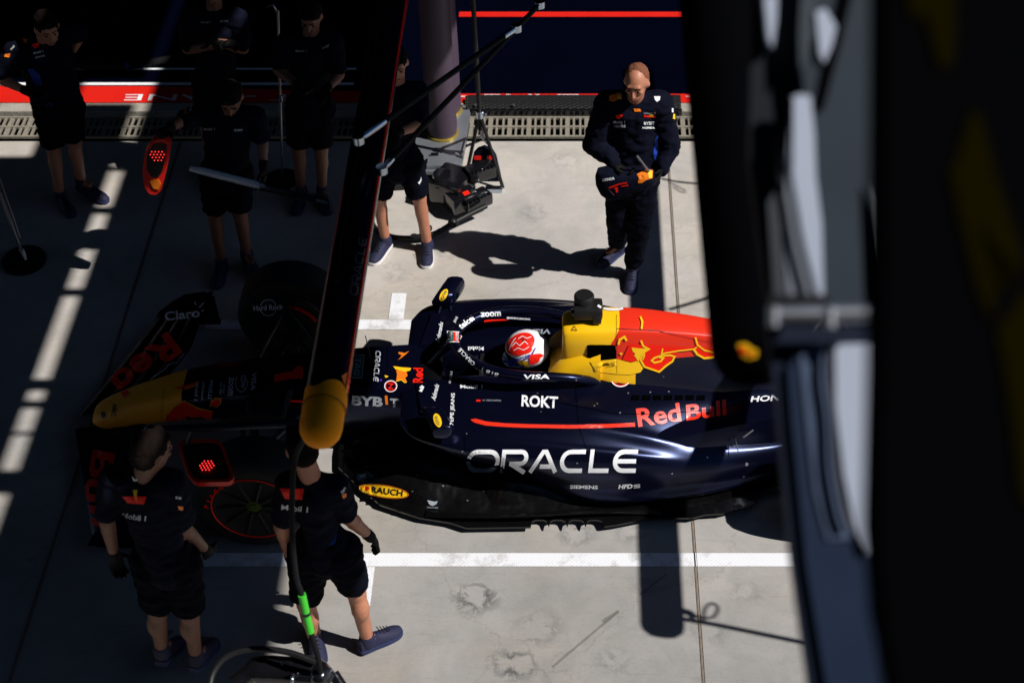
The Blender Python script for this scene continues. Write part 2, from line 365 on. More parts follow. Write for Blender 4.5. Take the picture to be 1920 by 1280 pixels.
def textbm(s, bold=0.0):
    key = (s, bold)
    if key not in _fontcache:
        c = bpy.data.curves.new("t", 'FONT'); c.body = s; c.offset = bold; c.resolution_u = 3; c.fill_mode = 'FRONT'
        o = bpy.data.objects.new("t", c); link(o); dg = bpy.context.evaluated_depsgraph_get(); dg.update()
        me = bpy.data.meshes.new_from_object(o.evaluated_get(dg)); bpy.data.objects.remove(o); bpy.data.curves.remove(c)
        _fontcache[key] = me
    bm = bmesh.new(); bm.from_mesh(_fontcache[key])
    xs = [v_.co.x for v_ in bm.verts]; ys = [v_.co.y for v_ in bm.verts]
    x0, x1, y0, y1 = min(xs), max(xs), min(ys), max(ys)
    for v_ in bm.verts: v_.co = Vector(((v_.co.x-x0)/(x1-x0)-.5, (v_.co.y-y0)/(y1-y0)-.5, 0))
    return bm
def place2d(bm, cx, cy, w_, h_, ang=0, shear=0.0, bend=0.0):
    a = math.radians(ang); ca, sa = math.cos(a), math.sin(a)
    for v_ in bm.verts:
        x, y = v_.co.x*w_, v_.co.y*h_
        x += shear*y; y += bend*((v_.co.x*2)**2)*h_
        v_.co = Vector((cx + x*ca + y*sa, cy + x*sa - y*ca, 0))
def dtext(s, bvh, m, parent, cx, cy, w_, h_, ang=0, bold=.01, shear=0.0, bend=0.0, name='lettering', lift=.003):
    bm = textbm(s, bold); place2d(bm, cx, cy, w_, h_, ang, shear, bend); refine(bm, 9)
    return lay(name, bm, bvh, m, parent, lift)
def dpoly(pts, bvh, m, parent, name='emblem', lift=.003, maxlen=10):
    bm = bmesh.new(); f = bm.faces.new([bm.verts.new((x, y, 0)) for x, y in pts]); bmesh.ops.triangulate(bm, faces=[f]); refine(bm, maxlen)
    return lay(name, bm, bvh, m, parent, lift)
def dline(pts, wd, bvh, m, parent, name='stripe', lift=.004, closed=False, bm=None, fin=True, taper=None):
    own = bm is None
    if own: bm = bmesh.new()
    P2 = [Vector((x, y)) for x, y in pts]; P2 = [p for i, p in enumerate(P2) if i == 0 or (p-P2[i-1]).length > .02]; n = len(P2); Ls, Rs = [], []
    for i, p in enumerate(P2):
        a = P2[i-1] if (i or closed) else None; b = P2[(i+1) % n] if (i < n-1 or closed) else None
        d1 = (p-a).normalized() if a is not None else None; d2 = (b-p).normalized() if b is not None else None
        if d1 is None: nn = Vector((-d2.y, d2.x)); k = 1
        elif d2 is None: nn = Vector((-d1.y, d1.x)); k = 1
        else:
            n1 = Vector((-d1.y, d1.x)); n2 = Vector((-d2.y, d2.x)); nn = (n1+n2)
            nn = nn.normalized() if nn.length > .1 else n1; k = 1/max(.5, nn.dot(n1))
        ww = wd*(taper[i] if taper else 1)
        Ls.append(bm.verts.new((*(p+nn*ww/2*k), 0))); Rs.append(bm.verts.new((*(p-nn*ww/2*k), 0)))
    for i in range(n if closed else n-1):
        j = (i+1) % n; bm.faces.new((Ls[i], Ls[j], Rs[j], Rs[i]))
    if own:
        refine(bm, 9); return lay(name, bm, bvh, m, parent, lift)
def arc(cx, cy, rx, ry, a0, a1, n=14, rot=0):
    out = []
    for k in range(n+1):
        a = math.radians(a0+(a1-a0)*k/n); x, y = rx*math.cos(a), ry*math.sin(a); r = math.radians(rot)
        out.append((cx+x*math.cos(r)-y*math.sin(r), cy+x*math.sin(r)+y*math.cos(r)))
    return out
def dwide(word, bvh, m, parent, cx, cy, w_, h_, ang=0, wd=None, shear=0.12, name='lettering'):
    """wide geometric capitals drawn as strokes (O R A C L E)"""
    wd = wd or h_*.17; lh = h_-wd; tot = 0; gl = []
    def oval(cx_, w2, a0, a1): r = lh/2; return arc(cx_-w2/2+r, 0, r, r, a0, a1)
    W_ = {'O': 1.75, 'R': 1.35, 'A': 1.5, 'C': 1.35, 'L': 1.15, 'E': 1.3}; gap = .32
    tot = sum(W_[c] for c in word)+gap*(len(word)-1); sx = (w_-wd)/tot/lh
    x = -tot/2*lh; bm = bmesh.new(); h2 = lh/2
    for c in word:
        ww = W_[c]*lh; l, r_ = x, x+ww; S = []
        if c == 'O':
            S.append((arc(l+h2, 0, h2, h2, 90, 270, 10)+arc(r_-h2, 0, h2, h2, -90, 90, 10), True))
        elif c == 'R':
            S.append(([(l, h2+wd/2), (l, -h2), (l+.2*lh, -h2), (r_-h2*.62, -h2)]+arc(r_-h2*.62, -h2*.38, h2*.62, h2*.62, -90, 90, 8)+[(l+lh*.38, h2*.24)], False)); S.append(([(l+lh*.52, h2*.30), (r_, h2+wd*.45)], False))
        elif c == 'A':
            S.append(([(l, h2+wd*.4), (l+ww*.44, -h2), (l+ww*.56, -h2), (r_, h2+wd*.4)], False)); S.append(([(l+ww*.36, h2*.55), (l+ww*.8, h2*.55)], False))
        elif c == 'C': S.append(([(r_, -h2)]+arc(l+h2, 0, h2, h2, -90, -270, 10)+[(r_-.1*lh, h2)], False))
        elif c == 'L': S.append(([(l+wd*.3, -h2-wd/2), (l+wd*.3, h2), (r_, h2)], False))
        elif c == 'E':
            S.append(([(r_, -h2)]+arc(l+h2, 0, h2, h2, -90, -270, 10)+[(r_, h2)], False)); S.append(([(l+wd*.5, 0), (r_-.05*lh, 0)], False))
        for pts, cl in S: dline(pts, wd, None, None, None, closed=cl, bm=bm)
        x = r_+gap*lh
    a = math.radians(ang); ca, sa = math.cos(a), math.sin(a)
    for v_ in bm.verts:
        px, py = v_.co.x*sx, v_.co.y; px -= shear*py
        v_.co = Vector((cx+px*ca-py*sa, cy+px*sa+py*ca, 0))
    refine(bm, 9); return lay(name, bm, bvh, m, parent)

# ================================================================== THE SETTING
bm = bmesh.new(); strip(bm, -60, 60, -30, 10.72, 0); strip(bm, -60, 60, 10.72, 60, -0.12)
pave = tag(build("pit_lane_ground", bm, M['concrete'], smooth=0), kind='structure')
bm = bmesh.new()
for jx in (-7.09, -3.205, 0.685, 4.57): box(bm, (jx, -9.6, 0.002), (0.009, 40.6, 0.004)); box(bm, (jx+.012, -9.6, 0.002), (0.003, 40.6, 0.004))
tag(build("expansion_joints", bm, mat("joint_tar", (0.19, 0.145, 0.11), .9, var=.5, vscale=30), smooth=0), kind='structure')
bm = bmesh.new()
strip(bm, -2.62, 3.4, 8.45, 8.553, .004); strip(bm, -2.32, 3.4, 6.317, 6.421, .004)
strip(bm, -1.348, -1.243, 8.557, 8.84, .004); strip(bm, -1.325, -1.232, 6.02, 6.313, .004)
tag(build("painted_markings", bm, M['tape'], smooth=0), kind='structure')
# drain channel with its slotted grate
bm = bmesh.new(); strip(bm, -9, 5, 10.70, 11.12, -.09)
tag(build("drain_channel", bm, M['void'], smooth=0), kind='structure')
bm = bmesh.new()
for y in (10.79, 10.925, 11.06): box(bm, (-2, y, -.006), (14, .022, .02))
x = -9.0; k = 0
while x < 5: 
    box(bm, (x, 10.925, -.010+random.uniform(-.002, .002)), (.017 if k % 3 else .036, .27, .018)); x += .052; k += 1
tag(build("drain_grate", bm, M['grate'], smooth=0), "slotted metal drain grate running along the garage front", "drain")
# kerb of rough concrete, red painted band with lane lettering, navy garage floor
bm = bmesh.new(); box(bm, (-2, 11.17, .0), (14, .12, .05), bevel=.006)
tag(build("kerb", bm, M['kerb'], smooth=0), kind='structure')
bm = bmesh.new(); box(bm, (-2, 16.0, -.01), (14, 9.53, .05))
garage_floor = tag(build("garage_floor", bm, M['garage'], smooth=0), kind='structure')
bm = bmesh.new()
bm.faces.new([bm.verts.new(p) for p in ((-9, 11.245, .0195), (5, 11.245, .0195), (5, 11.37, .0195), (-.95, 11.375, .0195), (-3.7, 11.49, .0195), (-9, 11.50, .0195))]); strip(bm, -1.08, .90, 12.60, 12.685, .0195)
rb = tag(build("red_floor_bands", bm, M['redkerb'], smooth=0), kind='structure')
bm = bmesh.new(); strip(bm, -9, -1.9, 11.505, 11.545, .0195); strip(bm, -9, -1.9, 11.74, 11.768, .0195)
tag(build("white_floor_lines", bm, M['white'], smooth=0), kind='structure')
def floortext(s, x0, x1, y0, y1, z, m_):
    b_ = textbm(s, .0)
    for v_ in b_.verts:      # reads from inside the garage, so it is turned round
        v_.co = Vector(((x0+x1)/2 - v_.co.x*(x1-x0), (y0+y1)/2 - v_.co.y*(y1-y0), z))
    return b_
bm = floortext("PIT - LANE", -3.77, -2.1, 11.27, 11.36, .0235, None)
tag(build("floor_lettering", bm, M['white'], smooth=0), kind='structure')
bm = floortext("- PIT - LANE -", -1.0, .95, 11.265, 11.360, .0235, None)
tag(build("floor_lettering", bm, M['white'], smooth=0), kind='structure')

# ramp of black treadplate over the kerb
t = empty("access_ramp", (-.1, 11.2, 0), "black treadplate ramp laid over the kerb behind the man in the long jacket", "ramp")
with obj("ramp_plate", M['treadplate'], t, 20) as c:
    prism(c.bm, [(-.93, 11.09, .02), (-.93, 11.09, .04), (-.93, 11.22, .075), (-.93, 11.275, .075), (-.93, 11.275, .02)], (1.75, 0, 0))
with obj("ramp_edge", M['blackgloss'], t, 20) as c:
    box(c.bm, (-.055, 11.08, .035), (1.76, .03, .055), bevel=.008)
for bx in (-.86, -.55, .2, .6):
    with obj("bolt", M['steel'], t, 30) as c: lathe(c.bm, (bx, 11.13, .068), (0, -.2, 1), [(0, .012), (.008, .011), (.010, .0)], 10)

# canopy added unseen over the lane; its slabs and slit shape shade and sun streak
t = empty("shade_roof", (-2, 9, 6.2), "unseen black roof slabs added to shade the pit lane, slit for the sun streak", "shade_roof")
with obj("shade_slab", M['shade_roof'], t, 20) as c:
    for xa, xb, ya, yb in ((-20, -.9, 3.65, 15.95), (-.9, .05, 3.65, 8.2), (.05, 1.435, 3.65, 8.75), (-.9, 1.435, 9.86, 15.95), (.80, 1.435, 8.75, 9.46)):   # opening shaped to throw sun on the floor by the garage
        box(c.bm, ((xa+xb)/2, (ya+yb)/2, 6.26), (xb-xa, yb-ya, .05))
    box(c.bm, (.25, 9.1, 6.255), (.12, .8, .03)); box(c.bm, (.9, 9.66, 6.255), (.10, .42, .03))
    box(c.bm, (2.465, 9.8, 6.26), (1.78, 12.3, .05))       # x = 1.575 .. 3.355
with obj("slit_bar", M['shade_roof'], t, 20) as c:  # bars added across the slit to break up the sun streak
    for yg, th in ((10.33, .06), (9.795, .085), (8.835, .085), (7.88, .11), (7.69, .07), (7.42, .03), (6.99, .20), (6.5, .06), (6.2, .07)):
        box(c.bm, (1.505, yg-1.74, 6.255), (.16, th, .03))
    prism(c.bm, [(1.43, 9.44-1.74-.09, 6.25), (1.51, 9.44-1.74-.13, 6.25), (1.58, 9.44-1.74-.09, 6.25), (1.58, 9.44-1.74+.09, 6.25), (1.51, 9.44-1.74+.04, 6.25), (1.43, 9.44-1.74+.09, 6.25)], (0, 0, .03))
with obj("roof_post", M['shade_roof'], t, 20) as c:
    for px in (-8, 3.3):
        box(c.bm, (px, 15.8, 3.1), (.2, .2, 6.2))
# garage front, and an unseen wall behind the camera added to cut sky light
t = empty("garage_building", (0, 12, 0), "dark garage block above the open garage front", "building")
with obj("facade", M['shade_roof'], t, 20) as c:
    box(c.bm, (-2, 13.2, 8.5), (30, 1.2, 6.6)); box(c.bm, (-2, 21, 5), (30, .3, 10)); box(c.bm, (-2, 17, 6.0), (30, 7, .2))
    box(c.bm, (-13, 16.5, 3), (.3, 9, 6)); box(c.bm, (8.5, 16.5, 3), (.3, 9, 6))
t = empty("sky_block_wall", (0, -4, 0), "unseen dark wall opposite the garages, added to block sky light", "building")
with obj("wall", M['shade_roof'], t, 20) as c:
    box(c.bm, (-6, -3.2, 8), (26, .4, 16)); box(c.bm, (-7.5, 0, 12.2), (14, 6, .3))

# ================================================================== RACING CAR
YC = 7.45
car = empty("racing_car", (-.1, YC, 0), "dark navy open-wheel racing car with red and yellow engine cover and white lettering", "racing car")
def S(x, pts): return [(x, YC+b, z) for b, z in pts]
def sym(x, half):   # half: from top centre outwards to bottom centre, b >= 0
    return S(x, [(-b, z) for b, z in half]) + S(x, [(b, z) for b, z in half[::-1] if b > 1e-6])
# nose and survival cell in one tub, nose painted
def tubsec(x, wt, wm, zt, zb, crown=.012):
    return sym(x, [(0, zt+crown), (wt*.7, zt+crown*.6), (wt, zt-.012), (wm, (zt*.6+zb*.4)), (wm*.86, zb+.02), (0, zb)])
with obj("nose", mat("nose_yellow", (1.0, 0.38, 0.001), .5), car) as c:
    loft(c.bm, [tubsec(-3.135, .035, .05, .165, .125, .004), tubsec(-3.11, .075, .085, .195, .115), tubsec(-3.03, .10, .115, .24, .11), tubsec(-2.85, .112, .132, .325, .15),
                tubsec(-2.63, .125, .145, .405, .20), tubsec(-2.50, .131, .152, .447, .222)], 5, 3)
nose = c.o
with obj("survival_cell", M['navy'], car) as c:
    loft(c.bm, [tubsec(-2.502, .131, .152, .447, .222), tubsec(-2.3, .14, .165, .492, .24), tubsec(-2.1, .15, .175, .52, .25), tubsec(-1.85, .165, .19, .545, .25), tubsec(-1.55, .185, .215, .565, .22),
                tubsec(-1.3, .20, .24, .578, .18), tubsec(-1.05, .215, .27, .585, .13), tubsec(-.86, .225, .30, .59, .10)], 4, 3, cap=True)
    # cockpit tub walls each side of the driver
    for s in (-1, 1):
        secs = []
        for x, bi, bo, zt in ((-.9, .19, .29, .585), (-.7, .235, .33, .60), (-.4, .235, .36, .615), (-.1, .21, .38, .635), (.15, .15, .38, .64)):
            secs.append([(x, YC+s*b, z) for b, z in ((bi, zt-.01), ((bi+bo)/2-.02, zt+.012), (bo, zt-.05), (bo+.01, .35), (bo-.03, .12), (bi, .12), (bi, .4))])
        loft(c.bm, secs, 4, 2)
    box(c.bm, (-.3, YC, .14), (1.2, .55, .06))
tub = c.o
with obj("headrest", M['yellow'], car) as c:      # padded surround behind the helmet
    for s in (-1, 1):
        loft(c.bm, [[(x, YC+s*b, z) for b, z in ((.10, zt), (.16, zt+.01), (.215, zt-.05), (.22, .55), (.13, .55))] for x, zt in ((-.20, .66), (-.12, .74), (0, .80), (.12, .84))], 3, 2)
    loft(c.bm, [[(x, YC+b, z) for b, z in ((-.11, .56), (-.12, zt), (0, zt+.03), (.12, zt), (.11, .56))] for x, zt in ((-.19, .67), (-.10, .75), (.03, .84))], 3, 2)
with obj("cockpit_floor", M['void'], car, 0) as c: box(c.bm, (-.45, YC, .30), (.8, .44, .03))

# sidepods
def pod(s):
    def ps(x, zi, sh, mx, un, bt):
        pts = [(.12, zi), ((.12+sh[0])/2, zi+.012), sh, ((sh[0]+mx[0])/2+.02, (sh[1]+mx[1])/2+.005), mx, un, bt, (.12, bt[1])]
        return [(x, YC+s*b, z) for b, z in pts]
    return [ps(-1.10, .555, (.40, .555), (.47, .548), (.42, .538), (.30, .535)),
            ps(-1.03, .580, (.50, .578), (.575, .553), (.53, .525), (.30, .52)),
            ps(-.92, .60, (.54, .600), (.635, .548), (.58, .50), (.32, .48)),
            ps(-.70, .618, (.56, .612), (.69, .525), (.63, .41), (.42, .34)),
            ps(-.40, .625, (.575, .612), (.72, .495), (.665, .34), (.50, .20)),
            ps(0, .625, (.57, .585), (.725, .455), (.725, .27), (.67, .11)),
            ps(.4, .595, (.53, .515), (.69, .385), (.70, .22), (.67, .09)),
            ps(.8, .545, (.46, .425), (.61, .30), (.62, .19), (.60, .085)),
            ps(1.2, .50, (.36, .345), (.47, .25), (.48, .16), (.46, .08)),
            ps(1.6, .43, (.26, .33), (.33, .23), (.33, .16), (.30, .09)),
            ps(2.05, .34, (.16, .27), (.20, .2), (.2, .15), (.18, .1))]
pods = []
RIDGES = [(960, 772, 1290, 838, 9, .020), (850, 822, 1290, 866, 10, .018), (960, 742, 1180, 786, 12, .014), (1000, 700, 1420, 716, 9, .010)]
for s in (1, -1):
    with obj("sidepod", M['navy'], car, 50) as c:
        loft(c.bm, pod(s), 8, 7)
        # pressed ridges that run back along the panel
        for v_ in c.bm.verts:
            q_ = Vector((v_.co.x, YC-abs(v_.co.y-YC), v_.co.z-CAM_H)); f_ = q_.y*_c-q_.z*_s; px_ = PX0+FPX*q_.x/f_; py_ = PY0-FPX*(q_.y*_s+q_.z*_c)/f_
            for xa, ya, xb, yb, wd_, am_ in RIDGES:
                t_ = (px_-xa)/(xb-xa); e_ = max(0, min(1, 3*t_))*max(0, min(1, 4*(1-t_))) if 0 < t_ < 1 else 0
                v_.co.z += am_*e_*math.exp(-((py_-(ya+(yb-ya)*t_))/wd_)**2)
    pods.append(c.o)
    with obj("inlet", M['void'], c.o, 0) as c2:
        loft(c2.bm, [[(x, YC+s*b, z) for b, z in ((.28, .525-d), (.50, .515-d), (.52, .40), (.32, .37))] for x, d in ((-.86, .0), (-.80, .02))], 1, 1)
# undercut wall between floor and sidepod
for s in (1, -1):
    with obj("undercut_panel", M['navy'], car, 50) as c:
        loft(c.bm, [[(x, YC+s*b, z) for b, z in ((.1, .5), (bo, .5), (bo+.03, .3), (bo+.05, .07), (.1, .07))] for x, bo in ((-.95, .28), (-.7, .36), (-.4, .46), (0, .52), (.5, .54), (1.1, .40), (1.8, .22))], 4, 2)

# engine cover: yellow shoulders, red behind, navy skirt; colour split by position on the panel itself
m, N, L, B = node_mat("engine_cover_paint"); M['cover'] = m
tc = N.new("ShaderNodeTexCoord"); sep = N.new("ShaderNodeSeparateXYZ"); L.new(tc.outputs["Object"], sep.inputs[0])
def mm(op, a, b=None):
    x = N.new("ShaderNodeMath"); x.operation = op
    for i, v_ in enumerate((a, b)):
        if v_ is None: continue
        if isinstance(v_, (int, float)): x.inputs[i].default_value = v_
        else: L.new(v_, x.inputs[i])
    return x.outputs[0]
X, Z = sep.outputs[0], sep.outputs[2]
isred = mm('GREATER_THAN', mm('ADD', X, mm('MULTIPLY', mm('ABSOLUTE', mm('SUBTRACT', Z, .88)), -.6)), .17)
isred = mm('MULTIPLY', isred, mm('GREATER_THAN', Z, .755))
low = mm('MULTIPLY', mm('GREATER_THAN', X, .335), mm('LESS_THAN', Z, .79))
k1 = N.new("ShaderNodeMix"); k1.data_type = 'RGBA'; L.new(isred, k1.inputs[0]); k1.inputs[6].default_value = (1.0, 0.56, 0.008, 1); k1.inputs[7].default_value = (0.78, 0.03, 0.010, 1)
k2 = N.new("ShaderNodeMix"); k2.data_type = 'RGBA'; L.new(low, k2.inputs[0]); L.new(k1.outputs[2], k2.inputs[6]); k2.inputs[7].default_value = (0.0045, 0.0055, 0.017, 1)
L.new(k2.outputs[2], B.inputs["Base Color"]); B.inputs["Roughness"].default_value = .36; B.inputs["Coat Weight"].default_value = .2; B.inputs["Coat Roughness"].default_value = .3
def cov(x, wt, zt, wm, zm, wb, zb=.54):
    return sym(x, [(0, zt), (wt*.7, zt-.006), (wt, zt-.035), (wm, zm), (wb, zb), (0, zb-.04)])
with obj("engine_cover", M['cover'], car, 60) as c:
    loft(c.bm, [cov(-.115, .09, .945, .115, .84, .10, .72), cov(-.09, .115, .965, .135, .85, .13, .66), cov(.02, .125, .985, .15, .85, .17, .60), cov(.18, .125, .99, .165, .83, .235),
                cov(.35, .12, .985, .17, .80, .235), cov(.6, .105, .955, .155, .76, .235), cov(.9, .085, .90, .13, .72, .225, .52), cov(1.3, .05, .82, .09, .64, .16, .46), cov(1.8, .02, .70, .05, .52, .09, .38), cov(2.1, .012, .62, .03, .46, .05, .34)], 5, 4)
cover = c.o
with obj("air_intake", M['void'], cover, 0) as c:
    loft(c.bm, [[(x, YC+b, z) for b, z in ((-.085, .925), (0, .94), (.085, .925), (.10, .82), (0, .76), (-.10, .82))] for x in (-.12, -.117)], 1, 2)
for s in (-1, 1):
    with obj("side_scoop", M['void'], cover, 30) as c:
        loft(c.bm, [[(x, YC+s*b, z) for b, z in ((.08, zt), (.150+o_, zt), (.172+o_, (zt+zb)/2), (.190+o_, zb), (.10, zb))] for x, zt, zb, o_ in ((.04, .885, .80, -.012), (.055, .895, .775, .006), (.20, .895, .775, .002), (.215, .885, .78, -.012))], 2, 1)
# camera pod on the roll hoop
with obj("camera_pod", M['black'], car, 40) as c:
    box(c.bm, (.03, YC+.02, 1.02), (.10, .10, .09), bevel=.015)
    box(c.bm, (.045, YC-.005, 1.06), (.175, .13, .075), bevel=.02)
    lathe(c.bm, (.02, YC+.03, 1.08), (0, 0, 1), [(0, .0), (0, .060), (.055, .062), (.066, .054), (.066, 0)], 24)
    box(c.bm, (.10, YC-.05, 1.03), (.05, .06, .06), bevel=.012)
pod_cam = c.o
with obj("lens", M['lens'], pod_cam, 40) as c: lathe(c.bm, (-.045, YC-.03, 1.055), (-1, -.2, 0), [(0, .022), (.012, .02), (.012, 0)], 14)

# halo
with obj("halo", M['navy'], car, 50) as c:
    hp = [(.20, -.17, .56), (.10, -.215, .645), (.0, -.26, .715), (-.12, -.285, .755), (-.35, -.30, .785), (-.55, -.262, .80), (-.70, -.165, .81), (-.775, -.06, .815), (-.785, 0, .815)]
    pts = hp + [(x, -b, z) for x, b, z in hp[-2::-1]]
    pts = smoothpts([(x, YC+b, z) for x, b, z in pts], 5); tube(c.bm, pts, .030, 12)
    tube(c.bm, smoothpts([(-.78, YC, .81), (-.83, YC, .75), (-.90, YC, .66), (-.97, YC, .57)], 3), [.028]*4+[.022]*6, 10)
halo = c.o
# mirrors
mirrors = []
for s in (1, -1):
    mt = None
    with obj("mirror", M['navy'], car, 40) as c:
        secs = []
        for b, l, z0, z1 in ((.50, .02, .655, .70), (.515, .065, .645, .72), (.60, .072, .64, .735), (.68, .06, .645, .735), (.70, .02, .66, .72)):
            q_ = .45*(b-.5)-.03; secs.append([(-.93+l*.3+q_, YC+s*b, z0), (-.88+l+q_, YC+s*b, z0), (-.88+l+q_, YC+s*b, z1), (-.93+l*.2+q_, YC+s*b, z1)])
        loft(c.bm, secs, 3, 3)
        tube(c.bm, [(-.90, YC+s*.53, .65), (-.93, YC+s*.44, .59)], .012, 8); tube(c.bm, [(-.86, YC+s*.56, .65), (-.84, YC+s*.50, .60)], .010, 8)
    mirrors.append(c.o)
    with obj("mirror_glass", M['chrome'], c.o, 0) as c2: box(c2.bm, (-.812, YC+s*.60, .69), (.004, .13, .05))
# blade-like fairings ahead of the mirrors
for s in (-1, 1):
    with obj("cockpit_fairing", M['navy'], car, 40) as c:
        prism(c.bm, [(-1.02, YC+s*.17, .592), (-.90, YC+s*.17, .600), (-.86, YC+s*.46, .615), (-.96, YC+s*.46, .612)], (0, 0, .012))
with obj("windscreen", M['blackgloss'], car, 40) as c:
    loft(c.bm, [[(x, YC+b, z) for b, z in ((-.17, zt-.03), (0, zt), (.17, zt-.03), (.18, .56), (-.18, .56))] for x, zt in ((-1.0, .60), (-.92, .635), (-.86, .65))], 3, 2)
with obj("steering_wheel", M['black'], car, 40) as c:
    box(c.bm, (-.62, YC, .53), (.03, .26, .13), bevel=.012)

# antenna, small studs (fasteners)
with obj("antenna", M['black'], car, 30) as c: tube(c.bm, [(-1.31, YC+.02, .585), (-1.33, YC+.02, .82)], .003, 6)

# floor with its curved front, side cut-outs and rising throat
nearpx = [(634, 849), (634, 876), (651, 892), (680, 920), (714, 947), (787, 971), (844, 980), (875, 990), (995, 988)]
edge = [tuple(at(x, y, .055)) for x, y in nearpx]
edge = [(x, YC-y) for x, y, z in edge]     # (x, half width)
bz = edge[-1][1]
for k in range(4):      # the saw-toothed edge
    x0 = edge[-1][0]
    edge += [(x0+.008, bz-.045), (x0+.028, bz-.058), (x0+.075, bz-.058), (x0+.097, bz-.045), (x0+.112, bz-.004)]
edge += [tuple(map(float, (at(x, y, .055).x, YC-at(x, y, .055).y))) for x, y in ((1156, 984), (1206, 974), (1240, 972), (1282, 971), (1298, 971), (1321, 965), (1353, 963))]
edge += [(1.05, .70), (1.15, .58), (1.4, .50), (2.0, .48)]
with obj("floor", M['carbon'], car, 35) as c:
    poly = [(x, YC-b, .045) for x, b in edge] + [(x, YC+b, .045) for x, b in edge[::-1]]
    prism(c.bm, poly, (0, 0, .014))
floor = c.o
def blim(x):
    for (xa, ba), (xb, bb) in zip(edge[:-1], edge[1:]):
        if xa <= x <= xb and xb > xa: return ba+(bb-ba)*(x-xa)/(xb-xa)
    return .28 if x < 0 else .5
def fh(x, b):      # height of the tunnel roof above the floor plate
    t_ = max(0, 1-abs(b-.50)/.34); e = math.exp(-((x+1.0)/.42)**2)
    r = .20*e*t_**1.3
    r += .05*math.exp(-((x+.25)/.35)**2)*max(0, 1-abs(b-.66)/.16)
    r += .03*math.exp(-((x-.5)/.3)**2)*max(0, 1-abs(b-.62)/.14)
    return r*max(0, min(1, (blim(x)-.01-b)/.10))
for s in (1, -1):
    with obj("floor_tunnel", M['carbon'], car, 50) as c:
        nx, nb = 60, 22; V = []
        for i in range(nx+1):
            x = -1.50+2.5*i/nx; row = []
            for j in range(nb+1):
                b = .16+(.80-.16)*j/nb
                row.append(c.bm.verts.new((x, YC+s*b, .0565+fh(x, b)-(.003 if j == nb else 0))))
            V.append(row)
        for i in range(nx):
            for j in range(nb):
                zc = sum(v_.co.z for v_ in (V[i][j], V[i+1][j], V[i][j+1], V[i+1][j+1]))/4
                if zc > .0615: c.bm.faces.new((V[i][j], V[i+1][j], V[i+1][j+1], V[i][j+1]))
        bmesh.ops.delete(c.bm, geom=[v_ for v_ in c.bm.verts if not v_.link_faces], context='VERTS')
    tun = c.o
    with obj("floor_fence", M['carbon'], car, 30) as c:
        for b0, h, xs in ((.24, .20, -1.46), (.36, .15, -1.40)):
            prism(c.bm, [(xs, YC+s*(b0+.02), .06), (xs+.03, YC+s*(b0+.02), .06+h*.6), (-1.25, YC+s*b0, .06+h), (-.95, YC+s*(b0-.03), .06+h), (-.8, YC+s*(b0-.03), .06)], (0, s*.006, 0))
    with obj("edge_wing", M['carbon'], car, 30) as c:
        loft(c.bm, [[(x, YC+s*b_, z) for b_, z in ((w_-.07, .075), (w_-.035, .105+u), (w_, .10+u), (w_-.035, .096+u))] for x, w_, u in ((-.95, .80, -.03), (-.75, .835, .0), (-.35, .84, .01), (.1, .80, .0), (.5, .78, -.03))], 4, 2)
    with obj("bargeboard", M['carbon'], car, 30) as c:
        loft(c.bm, [[(x, YC+s*b_, z) for b_, z in ((.50-o_, .07), (.52-o_, .13+h), (.58-o_, .10+h*.6), (.66-o_, .065))] for x, o_, h in ((-.62, -.06, .0), (-.50, -.08, .05), (-.25, -.07, .035), (.05, -.05, .02), (.3, -.04, .0))], 4, 2)

# front wing: four slim elements sweeping up to the endplates
def wingsec(f, b):
    """point on wing: f from 0 (leading) to 1 (trailing), b lateral 0..1.03"""
    le = -3.28 + .35*b
    te = -2.84 + .52*b if b < .5 else -2.58 + .16*(b-.5)
    z = .085 + .03*(b*b) + f*(.05+.15*min(1, b*1.3)) + .02*f*f
    return le+(te-le)*f, z
for s in (1, -1):
    with obj("front_wing", M['navy'], car, 40) as c:
        for e in range(4):
            f0, f1 = e*.25+.003, e*.25+.272; rows = []
            for i in range(22):
                b = .06+(1.0-.06)*i/21
                x0, z0 = wingsec(f0, b); x1, z1 = wingsec(f1-.02, b); off = .007*e
                rows.append([(x0, YC+s*b, z0+off), ((x0+x1)/2, YC+s*b, (z0+z1)/2+off+.012), (x1, YC+s*b, z1+off), ((x0+x1)/2, YC+s*b, (z0+z1)/2+off)])
            loft(c.bm, rows, 1, 2)
    fw = c.o
    if s == 1: fwfar = fw
    else: fwnear = fw
    with obj("endplate", M['navy'], fw, 40) as c:
        pl = [(-2.97, .05), (-2.91, .16), (-2.82, .24), (-2.71, .31), (-2.57, .335), (-2.51, .29), (-2.50, .05)]
        prism(c.bm, [(x, YC+s*(1.0+.02*(z-.06)), z) for x, z in pl], (0, s*.012, 0))
        prism(c.bm, [(-2.93, YC+s*1.0, .09), (-2.50, YC+s*1.0, .06), (-2.50, YC+s*1.045, .055), (-2.9, YC+s*1.04, .07)], (0, 0, .008))
